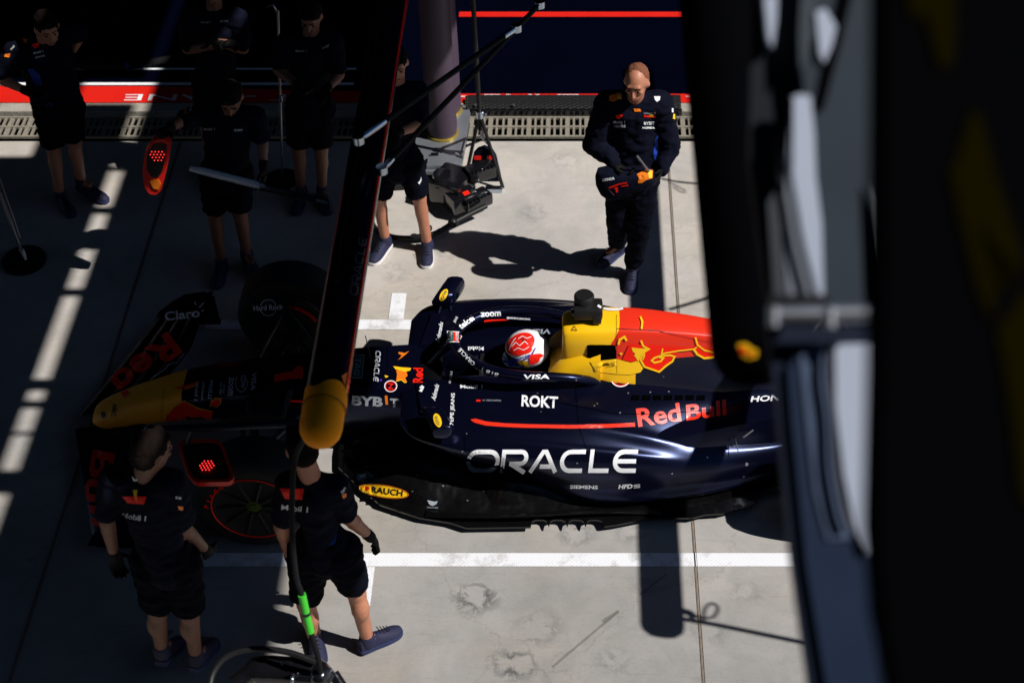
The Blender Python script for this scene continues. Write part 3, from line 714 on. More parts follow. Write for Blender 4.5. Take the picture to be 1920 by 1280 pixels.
# wheels
def wheel(X_, Yi, Yo, r=.36):
    """Yi inner face, Yo outer face"""
    root = None; sgn = 1 if Yo > Yi else -1; wd = abs(Yo-Yi)
    with obj("wheel", M['black'], car, 40) as c:      # rim and the covers that close it
        lathe(c.bm, (X_, Yi, r), (0, sgn, 0), [(.02, 0), (.02, .10), (.005, .15), (.0, .225), (.02, .24), (wd-.03, .24), (wd-.004, .238), (wd-.008, .225), (wd-.022, .19), (wd-.03, .06), (wd-.03, 0)], 48)
    rim = c.o
    with obj("tyre", M['rubber'], rim, 40) as c:
        lathe(c.bm, (X_, Yi, r), (0, sgn, 0), [(.012, .232), (.004, .27), (.004, .305), (.022, .34), (.05, .357), (.09, .36), (wd-.09, .36), (wd-.05, .357), (wd-.022, .34), (wd-.004, .305), (wd-.004, .27), (wd-.012, .232)], 64)
    ty = c.o
    with obj("rim_band", M['red'], rim, 0) as c:
        lathe(c.bm, (X_, Yi, r), (0, sgn, 0), [(wd-.004, .243), (wd+.0005, .247), (wd-.002, .252)], 64)
    with obj("hub_nut", M['hub'], rim, 40) as c:
        lathe(c.bm, (X_, Yi, r), (0, sgn, 0), [(wd-.05, .048), (wd-.02, .048), (wd-.018, .03), (wd-.01, .028), (wd-.01, 0)], 12)
    for k in range(10):
        with obj("wheel_spoke", M['rubber'], rim, 30) as c:
            a = k*2*PI/10; d = Vector((math.cos(a), 0, math.sin(a)))
            tube(c.bm, [Vector((X_, Yi+sgn*(wd-.022), r))+d*.05, Vector((X_, Yi+sgn*(wd-.012), r))+d*.22], [.014, .010], 6)
    return rim, ty
wf1, tyf1 = wheel(-1.93, 8.10, 8.38); wf2, tyf2 = wheel(-1.93, 6.75, 6.45)
wr1, tyr1 = wheel(1.65, 8.05, 8.44); wr2, tyr2 = wheel(1.65, 6.85, 6.46)
# over-wheel winglets and suspension
for s in (1, -1):
    with obj("wheel_fairing", M['black'], car, 40) as c:
        yy = YC+s*.60
        arcp = [(-1.93+.42*math.cos(a), .36+.40*math.sin(a)) for a in [math.radians(k) for k in range(40, 125, 12)]]
        prism(c.bm, [(x, yy, z) for x, z in arcp]+[(x, yy, z-.06) for x, z in arcp[::-1]], (0, s*.012, 0))
    for (x0, b0, z0, x1, b1, z1) in ((-2.08, .16, .46, -1.95, .66, .50), (-1.62, .18, .50, -1.92, .66, .50), (-2.05, .15, .27, -1.96, .66, .22), (-1.60, .2, .25, -1.90, .66, .22), (-1.80, .17, .54, -1.93, .62, .25), (-2.12, .15, .36, -2.05, .66, .34)):
        with obj("wishbone", M['black'], car, 40) as c:
            tube(c.bm, [(x0, YC+s*b0, z0), (x1, YC+s*b1, z1)], .016, 8)
    for (x0, b0, z0, x1, b1, z1) in ((1.35, .2, .42, 1.62, .62, .5), (1.85, .12, .42, 1.68, .62, .5), (1.2, .25, .22, 1.6, .62, .24), (1.9, .12, .22, 1.68, .62, .24), (1.25, .22, .42, 1.5, .60, .30)):
        with obj("wishbone", M['black'], car, 40) as c: tube(c.bm, [(x0, YC+s*b0, z0), (x1, YC+s*b1, z1)], .018, 8)
# bright rear fittings seen by the sidepod tail
with obj("rear_fitting", M['steel'], car, 30) as c:
    tube(c.bm, [tuple(at(1376, 810, .44)), tuple(at(1384, 846, .40))], .0035, 6)
    tube(c.bm, [tuple(at(1393, 820, .45)), tuple(at(1412, 806, .46))], .006, 6)
    for x, y in ((1372, 835), (1413, 790), (1421, 784), (1400, 870)): lathe(c.bm, at(x, y, .40), (0, -.5, 1), [(0, .012), (.008, .008), (.008, 0)], 8)
with obj("rear_wing", M['navy'], car, 40) as c:
    for k, (x, z, ch) in enumerate(((2.15, .80, .22), (2.32, .88, .12))):
        loft(c.bm, [[(x-ch/2, YC+b, z), (x, YC+b, z+.025), (x+ch/2, YC+b, z+.05), (x, YC+b, z+.0)] for b in (-.46, 0, .46)], 3, 2)
    for s in (-1, 1): box(c.bm, (2.2, YC+s*.47, .66), (.46, .014, .5), bevel=.004)
    box(c.bm, (2.15, YC, .6), (.1, .02, .45))
# ================================================================== LETTERING ON THE CAR
allcar = [o for o in COL.objects if o.type == 'MESH' and (o.parent == car or (o.parent and o.parent.parent == car))]
BC = bvh_of(allcar)
def A_(pts): return [(640+x/4.571, 520+y/4.571) for x, y in pts]
def B_(pts): return [(1000+x/3.84, 520+y/3.84) for x, y in pts]
def C_(pts): return [(130+x/3.555, 530+y/3.555) for x, y in pts]
def D_(pts): return [(620+x/3.84, 780+y/3.84) for x, y in pts]
W_, G_, R_, Y_, O_ = M['white'], M['grey'], M['red'], M['yellowp'], M['orange']
# survival cell
dpoly(A_([(105, 670), (195, 668), (178, 866), (72, 862)]), BC, M['teal'], tub)
dline(A_([(103, 670), (195, 668), (178, 866), (72, 862)]), 1.6, BC, G_, tub, 'border', .005, True)
dtext("TAG", BC, G_, tub, 670.5, 688, 33, 11, 97, .015, lift=.006)
dwide("ORACLE", BC, W_, tub, 707, 687, 58, 10, 95, wd=1.9)
dpoly(A_([(372, 838), (408, 850), (378, 862)]), BC, Y_, tub)
dpoly(arc(714, 713, 2.6, 2.2, 0, 330), BC, M['purple'], tub)
dline(arc(732.8, 724, 11.5, 9.8, 0, 345), 1.6, BC, W_, tub, 'badge', closed=True)
dline(arc(732.8, 724, 9.6, 8, 0, 345), 1.2, BC, R_, tub, 'badge', closed=True)
dtext("N", BC, R_, tub, 732.8, 724, 10, 9, 90, .02)
dpoly(A_([(445, 762), (520, 772), (600, 778), (590, 800), (545, 812), (505, 800), (465, 790)]), BC, Y_, tub)
dpoly(A_([(470, 798), (510, 800), (560, 812), (568, 845), (548, 862), (562, 898), (545, 905), (515, 880), (470, 892), (500, 860), (478, 832)]), BC, O_, tub)
dpoly(A_([(486, 712), (520, 670), (490, 655), (490, 640), (545, 650), (582, 632), (560, 655), (530, 680)]), BC, O_, tub)
dline(A_([(470, 892), (515, 880), (545, 905), (562, 898)]), 1.4, BC, Y_, tub)
dtext("Red", BC, R_, tub, 784, 704, 28, 19, -88, .03)
dpoly(A_([(665, 975), (700, 930), (712, 940), (700, 965), (690, 985)]), BC, W_, tub); dpoly(A_([(690, 925), (698, 925), (690, 960), (668, 945)]), BC, W_, tub)
dtext("BYB", BC, G_, tub, 689, 751.5, 58, 18, 3, .04); dpoly([(721.5, 741), (726.5, 741), (728, 758), (723, 758)], BC, O_, tub); dtext("T", BC, G_, tub, 739.5, 755, 17, 17, 3, .04)
dtext("Mobil 1", BC, W_, tub, 884, 725, 42, 7, 0, .03); dtext("Mobil 1", BC, W_, tub, 888, 653, 38, 7, 180, .03)
dtext("VISA", BC, W_, pods[1], 1006, 706, 50, 8, 0, .03, .2); dtext("VISA.", BC, G_, tub, 1008, 622, 50, 9, 180, .03, .2)
# halo
dtext("ORACLE", BC, W_, halo, 875, 669, 40, 7, 225, .01); dtext("BYBIT", BC, W_, halo, 917, 698, 36, 8, 200, .03, bend=-.1)
dtext("telcel", BC, W_, halo, 874, 604, 32, 11, -36, .03); dtext("zoom", BC, W_, halo, 920, 589, 38, 8, -4, .03, bend=.0)
dtext("JEANS", BC, W_, halo, 855, 600, 12, 6, -62, .02); dtext("@REDBULLRACING", BC, W_, pods[0], 972, 598, 44, 4.5, 4, .02)
dpoly(A_([(1160, 402), (1190, 378), (1260, 366), (1400, 362), (1450, 378), (1350, 392), (1190, 408)]), BC, R_, pods[0])
dpoly([(839, 622), (851, 622), (851, 641), (839, 641)], BC, M['teal'], halo, lift=.004); dpoly([(851, 622), (860, 623), (866, 632), (860, 642), (851, 641)], BC, R_, halo, lift=.004)
dline([(839, 622), (860, 623), (866, 632), (860, 642), (839, 641)], 1.3, BC, W_, halo, 'border', .006, True)
dtext("TAG", BC, W_, halo, 845, 631.5, 15, 7, -90, .01, lift=.007); dtext("HEUER", BC, W_, halo, 856, 631.5, 15, 5, -90, .01, lift=.007)
dtext("ORACLE", BC, W_, halo, 845, 707, 24, 4, -82, .01)
# sidepod fronts
dtext("Ashmadu", BC, W_, pods[1], 816, 735, 30, 9, -76, .02, .3); dtext("Ashmadu", BC, W_, pods[0], 824, 623, 38, 8, -80, .02, .3)
dtext("PEPE JEANS", BC, W_, pods[1], 849, 767, 60, 9, -87, .02)
for cx, cy, rx, ry, rt, mo in ((820.5, 788, 7, 13, -18, mirrors[1]), (832, 553, 6, 12, 32, mirrors[0])):
    dpoly(arc(cx, cy, rx, ry, 0, 345, 22, rt), BC, Y_, mo); dtext("RAUCH", BC, M['teal'], mo, cx, cy+1, 17, 5, 90+rt, .01, lift=.005)
dtext("ROKT", BC, W_, pods[1], 1012, 753, 68, 22, 3, .03)
dtext("M. VERSTAPPEN", BC, G_, pods[1], 922, 751, 34, 3.2, 1, .0); dpoly([(893, 749.5), (901, 749.5), (901, 753), (893, 753)], BC, R_, pods[1])
dline(D_([(1010, 28), (1040, 34), (1120, 55), (1250, 66), (1400, 72), (1700, 76), (2000, 72), (2190, 62)]), 7, BC, M['redpaint'], pods[1], taper=[.2, 1.1, 1.1, 1, 1, 1, 1, 1.1])
dtext("Red", BC, M['redpaint'], pods[1], 1235, 778, 82, 35, -8, .025); dtext("Bull", BC, M['redpaint'], pods[1], 1324, 769, 76, 30, -8, .025, .1)
dwide("ORACLE", BC, W_, pods[1], 1036, 864, 324, 43, 0, wd=8.2)
dtext("SIEMENS", BC, W_, pods[1], 1095, 912, 52, 7, 1, .03); dtext("HFD", BC, W_, pods[1], 1173, 911, 26, 8, -2, .04, .25)
for k in range(3): dline([(1188, 908+k*2.6), (1200, 907+k*2.6)], 1, BC, W_, pods[1])
for k in range(7): dpoly([(1184+k*20.5, 741), (1199+k*20.5, 741), (1198+k*20.5, 750), (1183+k*20.5, 750)], BC, M['void'], pods[1], 'louvre')
dtext("HONDA", BC, W_, pods[1], 1453, 746, 90, 11, -3, .03, .3)
BP = bvh_of(pods)
for cx, cy, up in ((1163.5, 710, 0), (1156, 589, 180)):
    po = pods[1] if not up else pods[0]; BC_ = BC; BC = BP
    dline(arc(cx, cy, 17.5, 15, 0, 345, 22), 1.8, BC, W_, po, 'badge', closed=True); dline(arc(cx, cy, 15.5, 13, 0, 345, 22), 1.5, BC, R_, po, 'badge', closed=True); dtext("E", BC, R_, po, cx, cy, 12, 16, up, .02); BC = BC_
dline(arc(1150, 570, 30, 11, 15, 165, 12), 4, BC, W_, pods[0])
# engine cover bull in red and yellow
dpoly(B_([(410, 605), (600, 585), (700, 612), (740, 602), (765, 588), (800, 640), (770, 682), (700, 698), (600, 695), (450, 676)]), BC, Y_, cover, lift=.003)
dpoly(B_([(690, 480), (900, 490), (1155, 508), (1040, 530), (930, 548), (1015, 562), (990, 605), (945, 640), (905, 675), (800, 640), (765, 588), (740, 600), (700, 606), (640, 590)]), BC, R_, cover, lift=.005)
dpoly(B_([(1165, 495), (1300, 525), (1300, 572), (1230, 577), (1180, 550), (1155, 515)]), BC, R_, cover, lift=.005)
dpoly(B_([(705, 500), (770, 508), (830, 508), (800, 530), (772, 560), (755, 605), (735, 570), (722, 560), (735, 545), (715, 530)]), BC, Y_, cover, lift=.007)
for pts, wd in (([(612, 480), (622, 445), (655, 425), (672, 452)], 4), ([(770, 288), (785, 325), (778, 375)], 3.5), ([(775, 450), (790, 490), (830, 512), (800, 530), (768, 585), (800, 640), (905, 676), (950, 636), (1000, 600), (1016, 566), (985, 556), (925, 558), (870, 575), (850, 595), (870, 610), (915, 600), (935, 575), (905, 570)], 3.4),
                ([(930, 508), (922, 545), (1040, 525), (1155, 512), (1175, 498)], 2.6), ([(1165, 428), (1182, 482), (1230, 520), (1300, 537)], 3), ([(1155, 515), (1180, 550), (1230, 578), (1300, 570)], 4), ([(785, 590), (800, 555), (790, 530)], 2.5)):
    dline(B_(pts), wd, BC, Y_, cover, 'emblem', .008)
dpoly(B_([(618, 545), (632, 535), (645, 550), (630, 556)]), BC, Y_, cover, lift=.006)
dline(B_([(278, 380), (296, 352), (314, 382)]), 1, BC, M['black'], cover, closed=True)
dline(B_([(600, 270), (602, 690)]), .7, BC, M['black'], cover, 'panel_gap'); dline(B_([(602, 370), (900, 385), (1290, 470)]), .7, BC, M['black'], cover, 'panel_gap')
dline(B_([(520, 650), (560, 615), (585, 610), (570, 640), (530, 640)]), .8, BC, M['black'], cover, 'lettering')
for x, y in B_([(308, 738), (360, 706), (440, 925), (625, 976), (842, 827), (975, 822), (683, 833), (460, 910), (55, 968), (937, 712), (843, 380), (30, 835), (480, 212)])+D_([(980, 126), (950, 252), (590, 540), (810, 502), (1103, 540), (985, 607), (1775, 337), (627, 425)])+[(1260, 887), (1326, 857), (1394, 893)]:
    dpoly(arc(x, y, 1.7, 1.4, 0, 300, 6), BC, M['steel'], car, 'fastener')
for ln_ in ([(955, 716), (956, 735)], [(1080, 712), (1080, 742), (1086, 800), (1100, 842)], [(871, 818), (873, 845), (900, 870)], [(780, 745), (790, 790)], [(1050, 755), (1150, 775), (1230, 777), (1330, 768)], [(725, 618), (727, 690)]):
    dline(ln_, .8, BC, M['void'], car, 'panel_gap')
# floor
dpoly(arc(719, 920.6, 48, 12, 0, 350, 34, 8), BC, M['orange'], floor, lift=.003)
dpoly(arc(719, 920.6, 46.5, 11, 0, 350, 34, 8), BC, M['black'], floor, lift=.0045)
dpoly(arc(719, 920.6, 45.5, 10.2, 0, 350, 34, 8), BC, M['yellowp'], floor, lift=.006)
dpoly(arc(688, 915, 6, 4.5, 0, 330), BC, R_, floor, lift=.008); dtext("RAUCH", BC, M['black'], floor, 727, 920.5, 58, 12, 7, .03, lift=.008)
dpoly([(801, 937), (806, 938), (811, 944), (815, 940), (821, 939), (818, 945), (811, 948), (805, 945)], BC, G_, floor); dtext("CASTORE", BC, G_, floor, 811, 951, 21, 3, 3, .0)
# nose
dpoly(C_([(695, 703), (780, 682), (866, 655), (835, 690), (780, 715), (770, 708)]), BC, R_, nose); 
dpoly(C_([(640, 915), (655, 870), (700, 820), (770, 783), (850, 828), (957, 853), (950, 905), (800, 918)]), BC, R_, nose, lift=.004)
dline(C_([(660, 868), (700, 820), (770, 783), (850, 828), (957, 853)]), 1.3, BC, Y_, nose, 'emblem', .006); dline(C_([(770, 712), (835, 690), (866, 658)]), 1.3, BC, Y_, nose, 'emblem', .006)
dpoly(C_([(975, 765), (1010, 770), (1008, 800), (975, 828), (945, 818), (950, 790)]), BC, R_, tub); dline(C_([(940, 825), (945, 790), (975, 768), (1012, 768), (1010, 800), (978, 830)]), 1.2, BC, Y_, tub)
for s_, cx, cy, w2, h2 in (("Mobil 1", 369, 734, 32, 7), ("infinitum", 381, 733, 34, 6), ("PIRELLI", 395, 730, 34, 7), ("ARCTIC", 414, 728, 24, 4), ("WOLF", 420, 729, 18, 4), ("zoom", 433, 724, 34, 10), ("CDW", 456, 716, 25, 9), ("VISA", 476, 715, 34, 9)):
    dtext(s_, BC, G_, tub, cx, cy, w2, h2, 95, .02)
dline(arc(453, 718, 11, 16, -30, 230), 1.3, BC, G_, tub)
dpoly(C_([(1368, 612), (1488, 590), (1510, 562), (1545, 550), (1562, 575), (1555, 640), (1482, 642), (1365, 664)]), BC, R_, tub, 'race_number')
dline([(545, 751), (572, 752)], 3.5, BC, R_, tub)
dtext("HRC", BC, M['black'], nose, 214, 769, 22, 9, 95, .03); dpoly(arc(194, 777, 4, 6, 0, 330), BC, M['black'], nose)
dline(C_([(612, 915), (632, 710)]), .8, BC, M['black'], nose, 'panel_gap')
# wing lettering
dtext("Red", BC, R_, fwfar, 273, 683, 140, 50, 142, .03); dtext("Bull", BC, R_, fwnear, 182, 915, 140, 44, 101, .03)
dtext("Claro", BC, W_, fwfar, 342, 590, 66, 17, -7, .02); 
for a, b in (((368, 572), (365, 566)), ((374, 577), (383, 568)), ((378, 583), (388, 583))): dline([a, b], 2, BC, W_, fwfar)
dline(C_([(540, 645), (600, 605), (650, 570), (655, 555), (690, 535), (715, 540), (740, 500), (770, 470), (795, 480), (770, 505), (740, 495), (830, 460)]), 1.6, BC, G_, fwfar, 'lettering')
# wheels
dtext("Hard Rock", BC, W_, wf1, 503, 576, 56, 10, -3, .02); dline(arc(503, 576, 15, 15, -165, -15), 1.3, BC, W_, wf1); dline(arc(503, 576, 15, 15, 20, 160), 1.3, BC, W_, wf1)
dline(C_([(1455, 160), (1530, 172), (1600, 208), (1650, 255)]), 5.5, BC, R_, tyf1)
for k, ch in enumerate("PIRELLI"):
    a = math.radians(193+k*8.5); dtext(ch, BC, R_, tyf2, 478+93*math.cos(a), 965+72*math.sin(a), 5.5 if ch != 'I' else 2, 9, math.degrees(a)+90, .03)
for k, ch in enumerate("P ZERO"):
    if ch != ' ':
        a = math.radians(85-k*9); dtext(ch, BC, R_, tyf2, 478+93*math.cos(a), 965+72*math.sin(a), 6, 9, math.degrees(a)-90, .03)

# ================================================================== PEOPLE
def capsule(bm, p0, p1, r0, r1, side=None, fs=1.0, ff=1.0, n=14, caps=True):
    p0, p1 = Vector(p0), Vector(p1); d = p1-p0; ln = d.length; d.normalize()
    if side is None: u, v_ = frame(d)
    else:
        u = (side-d*side.dot(d)).normalized(); v_ = d.cross(u)
    secs = []
    if caps:
        for k in (3, 2, 1): a = k*PI/8; secs.append((-r0*math.sin(a)*min(ff, 1), r0*math.cos(a)))
    secs.append((0, r0)); secs.append((ln/2, (r0+r1)/2)); secs.append((ln, r1))
    if caps:
        for k in (1, 2, 3): a = k*PI/8; secs.append((ln+r1*math.sin(a)*min(ff, 1), r1*math.cos(a)))
    rings = [[bm.verts.new(p0+d*t_+(u*math.cos(2*PI*k/n)*fs+v_*math.sin(2*PI*k/n)*ff)*r) for k in range(n)] for t_, r in secs]
    for a, b in zip(rings[:-1], rings[1:]):
        for k in range(n): bm.faces.new((a[k], a[(k+1) % n], b[(k+1) % n], b[k]))
    bm.faces.new(rings[0][::-1]); bm.faces.new(rings[-1])
def ball(bm, c, r, rot=None, n=16):
    q = bmesh.ops.create_uvsphere(bm, u_segments=n, v_segments=n//2+2, radius=1.0)
    for v_ in q['verts']:
        p = Vector((v_.co.x*r[0], v_.co.y*r[1], v_.co.z*r[2])); v_.co = (rot @ p if rot is not None else p)+Vector(c)
def fuse(name, bm, m, parent, voxel=.011, sm=6, fold=0.0, fscale=9.0, seed=0):
    """join overlapping closed volumes into one continuous skin"""
    me = bpy.data.meshes.new(name); bmesh.ops.recalc_face_normals(bm, faces=bm.faces); bm.to_mesh(me); bm.free()
    o = bpy.data.objects.new(name, me); link(o)
    a = o.modifiers.new("r", 'REMESH'); a.mode = 'VOXEL'; a.voxel_size = voxel
    b = o.modifiers.new("s", 'SMOOTH'); b.iterations = sm; b.factor = .5
    dg = bpy.context.evaluated_depsgraph_get(); dg.update()
    nm = bpy.data.meshes.new_from_object(o.evaluated_get(dg)); bpy.data.objects.remove(o); bpy.data.meshes.remove(me)
    nm.name = name; nm.materials.clear(); nm.materials.append(m)
    if fold:
        for v_ in nm.vertices:
            p = Vector((v_.co.x*fscale, v_.co.y*fscale, v_.co.z*fscale*1.8)) + Vector((seed, seed*2, 0))
            k = noise.noise(p)*.65+noise.noise(p*2.3)*.35
            v_.co += v_.normal*k*fold
    for p in nm.polygons: p.use_smooth = True
    o = bpy.data.objects.new(name, nm); link(o); setparent(o, parent); return o
def hand(bm, wrist, d, palm, side, k=1.0, curl=.5):
    """wrist point, direction along the hand, palm normal, side = towards the thumb"""
    d = d.normalized(); side = (side-d*side.dot(d)).normalized(); palm = (palm-d*palm.dot(d)-side*palm.dot(side)).normalized()
    capsule(bm, wrist, wrist+d*.07*k, .028*k, .038*k, side, 1.0, .42, 10)
    for i, (o_, ln) in enumerate(((.030, .068), (.010, .076), (-.011, .070), (-.030, .055))):
        b0 = wrist+d*.085*k+side*o_*k; a1 = curl*.55*(1+.1*i); a2 = curl*1.3
        d1 = (d*math.cos(a1)+palm*math.sin(a1)).normalized(); d2 = (d*math.cos(a1+a2)+palm*math.sin(a1+a2)).normalized()
        m1 = b0+d1*ln*.55*k; capsule(bm, b0-d*.015*k, m1, .0105*k, .0095*k, n=8); capsule(bm, m1, m1+d2*ln*.5*k, .0095*k, .008*k, n=8)
    t0 = wrist+d*.03*k+side*.03*k; dt = (d*.6+side*.7+palm*.35).normalized(); t1 = t0+dt*.04*k
    capsule(bm, t0, t1, .014*k, .011*k, n=8); capsule(bm, t1, t1+(d*.9+side*.15+palm*.4).normalized()*.032*k, .011*k, .009*k, n=8)
def shoe(bm, bs, heel, toe, h=.085):
    heel, toe = Vector(heel), Vector(toe); d = toe-heel; ln = d.length; d.normalize(); sd = d.cross(Vector((0, 0, 1))).normalized(); up = sd.cross(d)
    prof = ((0, .030, .075), (.12, .038, .085), (.35, .040, .075), (.6, .046, .055), (.82, .046, .042), (.96, .032, .030), (1.0, .016, .02))
    loft(bm, [[heel+d*(t_*ln)+sd*(w_*c_)+up*(.02+hh*s_) for c_, s_ in ((-1, 0), (-.92, .5), (-.5, .95), (0, 1.0), (.5, .95), (.92, .5), (1, 0), (.5, -.05), (-.5, -.05))] for t_, w_, hh in prof], 2, 1)
    loft(bs, [[heel+d*(t_*ln)+sd*(w_*1.08*c_)+up*z_ for c_, z_ in ((-1, .002), (-1.0, .026), (0, .03), (1.0, .026), (1, .002), (0, .0))] for t_, w_, hh in ((-.015, .022, 0), (.04, .036, 0), (.35, .040, 0), (.6, .047, 0), (.85, .045, 0), (.98, .028, 0), (1.015, .012, 0))], 2, 1)

def person(label, J, Y0, face, long_=False, hair='hairbrown', skin='skin', sole='sole', bald=False, seed=0, gloves=True, base=None, group=None, hands=None, headpitch=-.3, curl=(.6, .6), build_k=1.0, collar=True):
    """J: joint name -> (picture x, picture y, offset in depth from the plane Y0) of each joint of the standing figure"""
    g = {k: atY(v_[0], v_[1], Y0+v_[2]) for k, v_ in J.items()}
    if PRINT: print(label[:30], {k: (round(v_.x, 2), round(v_.y, 2), round(v_.z, 2)) for k, v_ in g.items()})
    floor_c = (g['ankL']+g['ankR'])/2
    root = empty("person", (floor_c.x, floor_c.y, 0), label, "person", group)
    sh = (g['shR']-g['shL']); side = sh.normalized(); neck = (g['shL']+g['shR'])/2; hipc = (g['hipL']+g['hipR'])/2
    K = build_k; sw = sh.length/2
    upv = (neck-hipc).normalized(); fwd = Vector(face).normalized()
    head = g['head']; hs = fwd.cross(Vector((0, 0, 1))).normalized()       # to the person's right when looking along fwd
    fh_ = (fwd*math.cos(headpitch)+Vector((0, 0, 1))*math.sin(headpitch)).normalized(); uh = hs.cross(fh_).normalized()
    R3 = Matrix((hs, fh_, uh)).transposed()
    hp = lambda x, y, z: head+R3 @ Vector((x, y, z))
    # --- body: one continuous surface
    b = bmesh.new()
    ball(b, hp(0, -.012, .02), (.076, .095, .092), R3); ball(b, hp(0, .012, -.045), (.060, .074, .078), R3)
    ball(b, hp(0, .055, -.085), (.032, .030, .030), R3)
    capsule(b, hp(0, .092, .012), hp(0, .112, -.026), .010, .016, n=8)                  # nose
    capsule(b, hp(-.038, .078, .035), hp(.038, .078, .035), .012, .012, n=8)             # brow
    capsule(b, hp(-.018, .084, -.058), hp(.018, .084, -.058), .010, .010, n=8)           # mouth
    for s in (-1, 1): ball(b, hp(s*.078, -.008, -.012), (.012, .020, .033), R3, 10); ball(b, hp(s*.042, .066, -.015), (.022, .018, .018), R3, 8)
    capsule(b, neck+upv*.0, head-uh*.06-fh_*.015, .062, .055)
    capsule(b, neck-upv*.08, hipc, .13, .12, side, sw/.16, .72); capsule(b, hipc, hipc-upv*.04, .12, .12, side, 1.15, .85)
    capsule(b, g['shL'], g['shR'], .05, .05)
    for s in 'LR':
        capsule(b, g['sh'+s], g['el'+s], .052*K, .042*K); capsule(b, g['el'+s], g['ha'+s], .043*K, .027*K)
        mid = g['el'+s].lerp(g['ha'+s], .28); ball(b, mid, (.043*K,)*3, None, 10)
        capsule(b, g['hip'+s], g['kn'+s], .085*K, .056*K); capsule(b, g['kn'+s], g['ank'+s], .052*K, .036*K)
        cd_ = (g['ank'+s]-g['kn'+s]); bk = -fwd*.018; ball(b, g['kn'+s]+cd_*.30+bk, (.052*K, .052*K, .10*K), None, 10)
        ft = g['toe'+s]-g['ank'+s]; capsule(b, g['ank'+s]-Vector((0, 0, .02)), g['ank'+s]+ft*.4-Vector((0, 0, .03)), .034, .028)
        if not gloves:
            dh = g['ha'+s]-g['el'+s]; hand(b, g['ha'+s], dh, -side if s == 'R' else side, fwd, 1.0, curl[0])
    fuse("body", b, M[skin], root, .0115 if long_ else .0122, 2, .0025, 22, seed)
    for s in (-1, 1):
        b = bmesh.new(); ball(b, hp(s*.030, .084, .004), (.009, .006, .0045), R3, 8); build("eye", b, M['hairbrown'], root)
        b = bmesh.new(); capsule(b, hp(s*.014, .090, .030), hp(s*.046, .082, .033), .004, .003, n=6); build("eyebrow", b, M['hairbrown'], root)
    b = bmesh.new(); capsule(b, hp(-.020, .096, -.060), hp(.020, .096, -.060), .0045, .0045, n=6); build("lips", b, M['lipskin'], root)
    # --- hair
    b = bmesh.new()
    if bald:
        for s in (-1, 1): ball(b, hp(s*.040, -.045, .0), (.045, .062, .058), R3)
        ball(b, hp(0, -.060, .012), (.070, .058, .075), R3)
    elif hair == 'hairred':
        ball(b, hp(0, -.034, .036), (.079, .084, .081), R3); ball(b, hp(0, -.05, -.01), (.079, .064, .075), R3)
    else:
        ball(b, hp(0, -.018, .036), (.083, .097, .088), R3); ball(b, hp(0, -.05, -.01), (.078, .068, .075), R3); capsule(b, hp(-.04, .06, .085), hp(.04, .06, .085), .022, .022)
    fuse("hair", b, M[hair], root, .009, 2, .006, 40, seed)
    # --- shirt or jacket
    b = bmesh.new(); c_ = .016 if not long_ else .030
    wv = sw/.16*1.02
    capsule(b, neck-upv*.07, hipc+upv*.12, .135+c_, .118+c_, side, wv*.98, .76, 18); capsule(b, hipc+upv*.12, hipc-upv*(.06 if not long_ else .02), .118+c_, .128+c_, side, wv*.98, .86, 18)
    capsule(b, g['shL'], g['shR'], .060+c_, .060+c_); capsule(b, neck-upv*.02, neck+upv*.035, .085, .064, side, 1.1, 1)
    for s in 'LR':
        e = g['sh'+s].lerp(g['el'+s], .78)
        if long_:
            capsule(b, g['sh'+s], g['el'+s], .062+c_, .052+c_); capsule(b, g['el'+s], g['el'+s].lerp(g['ha'+s], .96), .052+c_*.9, .036+c_*.6)
        else: capsule(b, g['sh'+s], e, .062+c_, .055+c_, caps=True)
    shirt = fuse("jacket" if long_ else "shirt", b, M['cloth'], root, .0125, 4, .022 if long_ else .015, 11, seed)
    # --- shorts or trousers
    b = bmesh.new()
    capsule(b, hipc+upv*.08, hipc-upv*.05, .125, .132, side, 1.22, .88, 18)
    for s in 'LR':
        if long_:
            capsule(b, g['hip'+s], g['kn'+s], .108*K, .082*K); capsule(b, g['kn'+s], g['kn'+s].lerp(g['ank'+s], .88), .080*K, .068*K)
        else:
            ke = g['hip'+s].lerp(g['kn'+s], .86); capsule(b, g['hip'+s], ke, .112*K, .088*K, caps=False); ball(b, g['hip'+s], (.11*K,)*3)
    legs = fuse("trousers" if long_ else "shorts", b, M['cloth2'], root, .012, 4, .020, 10, seed+3)
    for s in 'LR':
        b, bs = bmesh.new(), bmesh.new(); toe = g['toe'+s].copy(); an = g['ank'+s]
        fd = Vector((toe.x-an.x, toe.y-an.y, 0)).normalized()
        zt = max(0.0, toe.z); heel = Vector((an.x, an.y, 0))-fd*.055+Vector((0, 0, max(0, an.z-.09))); toe_ = Vector((an.x, an.y, 0))+fd*.215
        shoe(b, bs, heel, toe_); capsule(b, an+Vector((0, 0, .0)), an-Vector((0, 0, .035)), .046, .050)
        so_ = build("shoe", b, M['shoe'], root, 50); build("sole", bs, M[sole], so_, 40)
        with obj("laces", M['black'], so_, 30) as c:
            for k in range(4): q = heel+fd*(.13+.02*k)+Vector((0, 0, .107-.012*k)); sdv = fd.cross(Vector((0, 0, 1))); tube(c.bm, [q-sdv*.022, q+Vector((0, 0, .004)), q+sdv*.022], .003, 5)
    if gloves:
        for i, s in enumerate('LR'):
            b = bmesh.new(); dh = (g['ha'+s]-g['el'+s]).normalized()
            inw = side if s == 'L' else -side
            capsule(b, g['ha'+s]-dh*.03, g['ha'+s]+dh*.02, .034, .032, n=12); hand(b, g['ha'+s], (hands or {}).get(s, dh), inw, fwd, 1.12, curl[i]); fuse("glove", b, M['glove'], root, .006, 2)
    return root, shirt, legs, g
PRINT = False
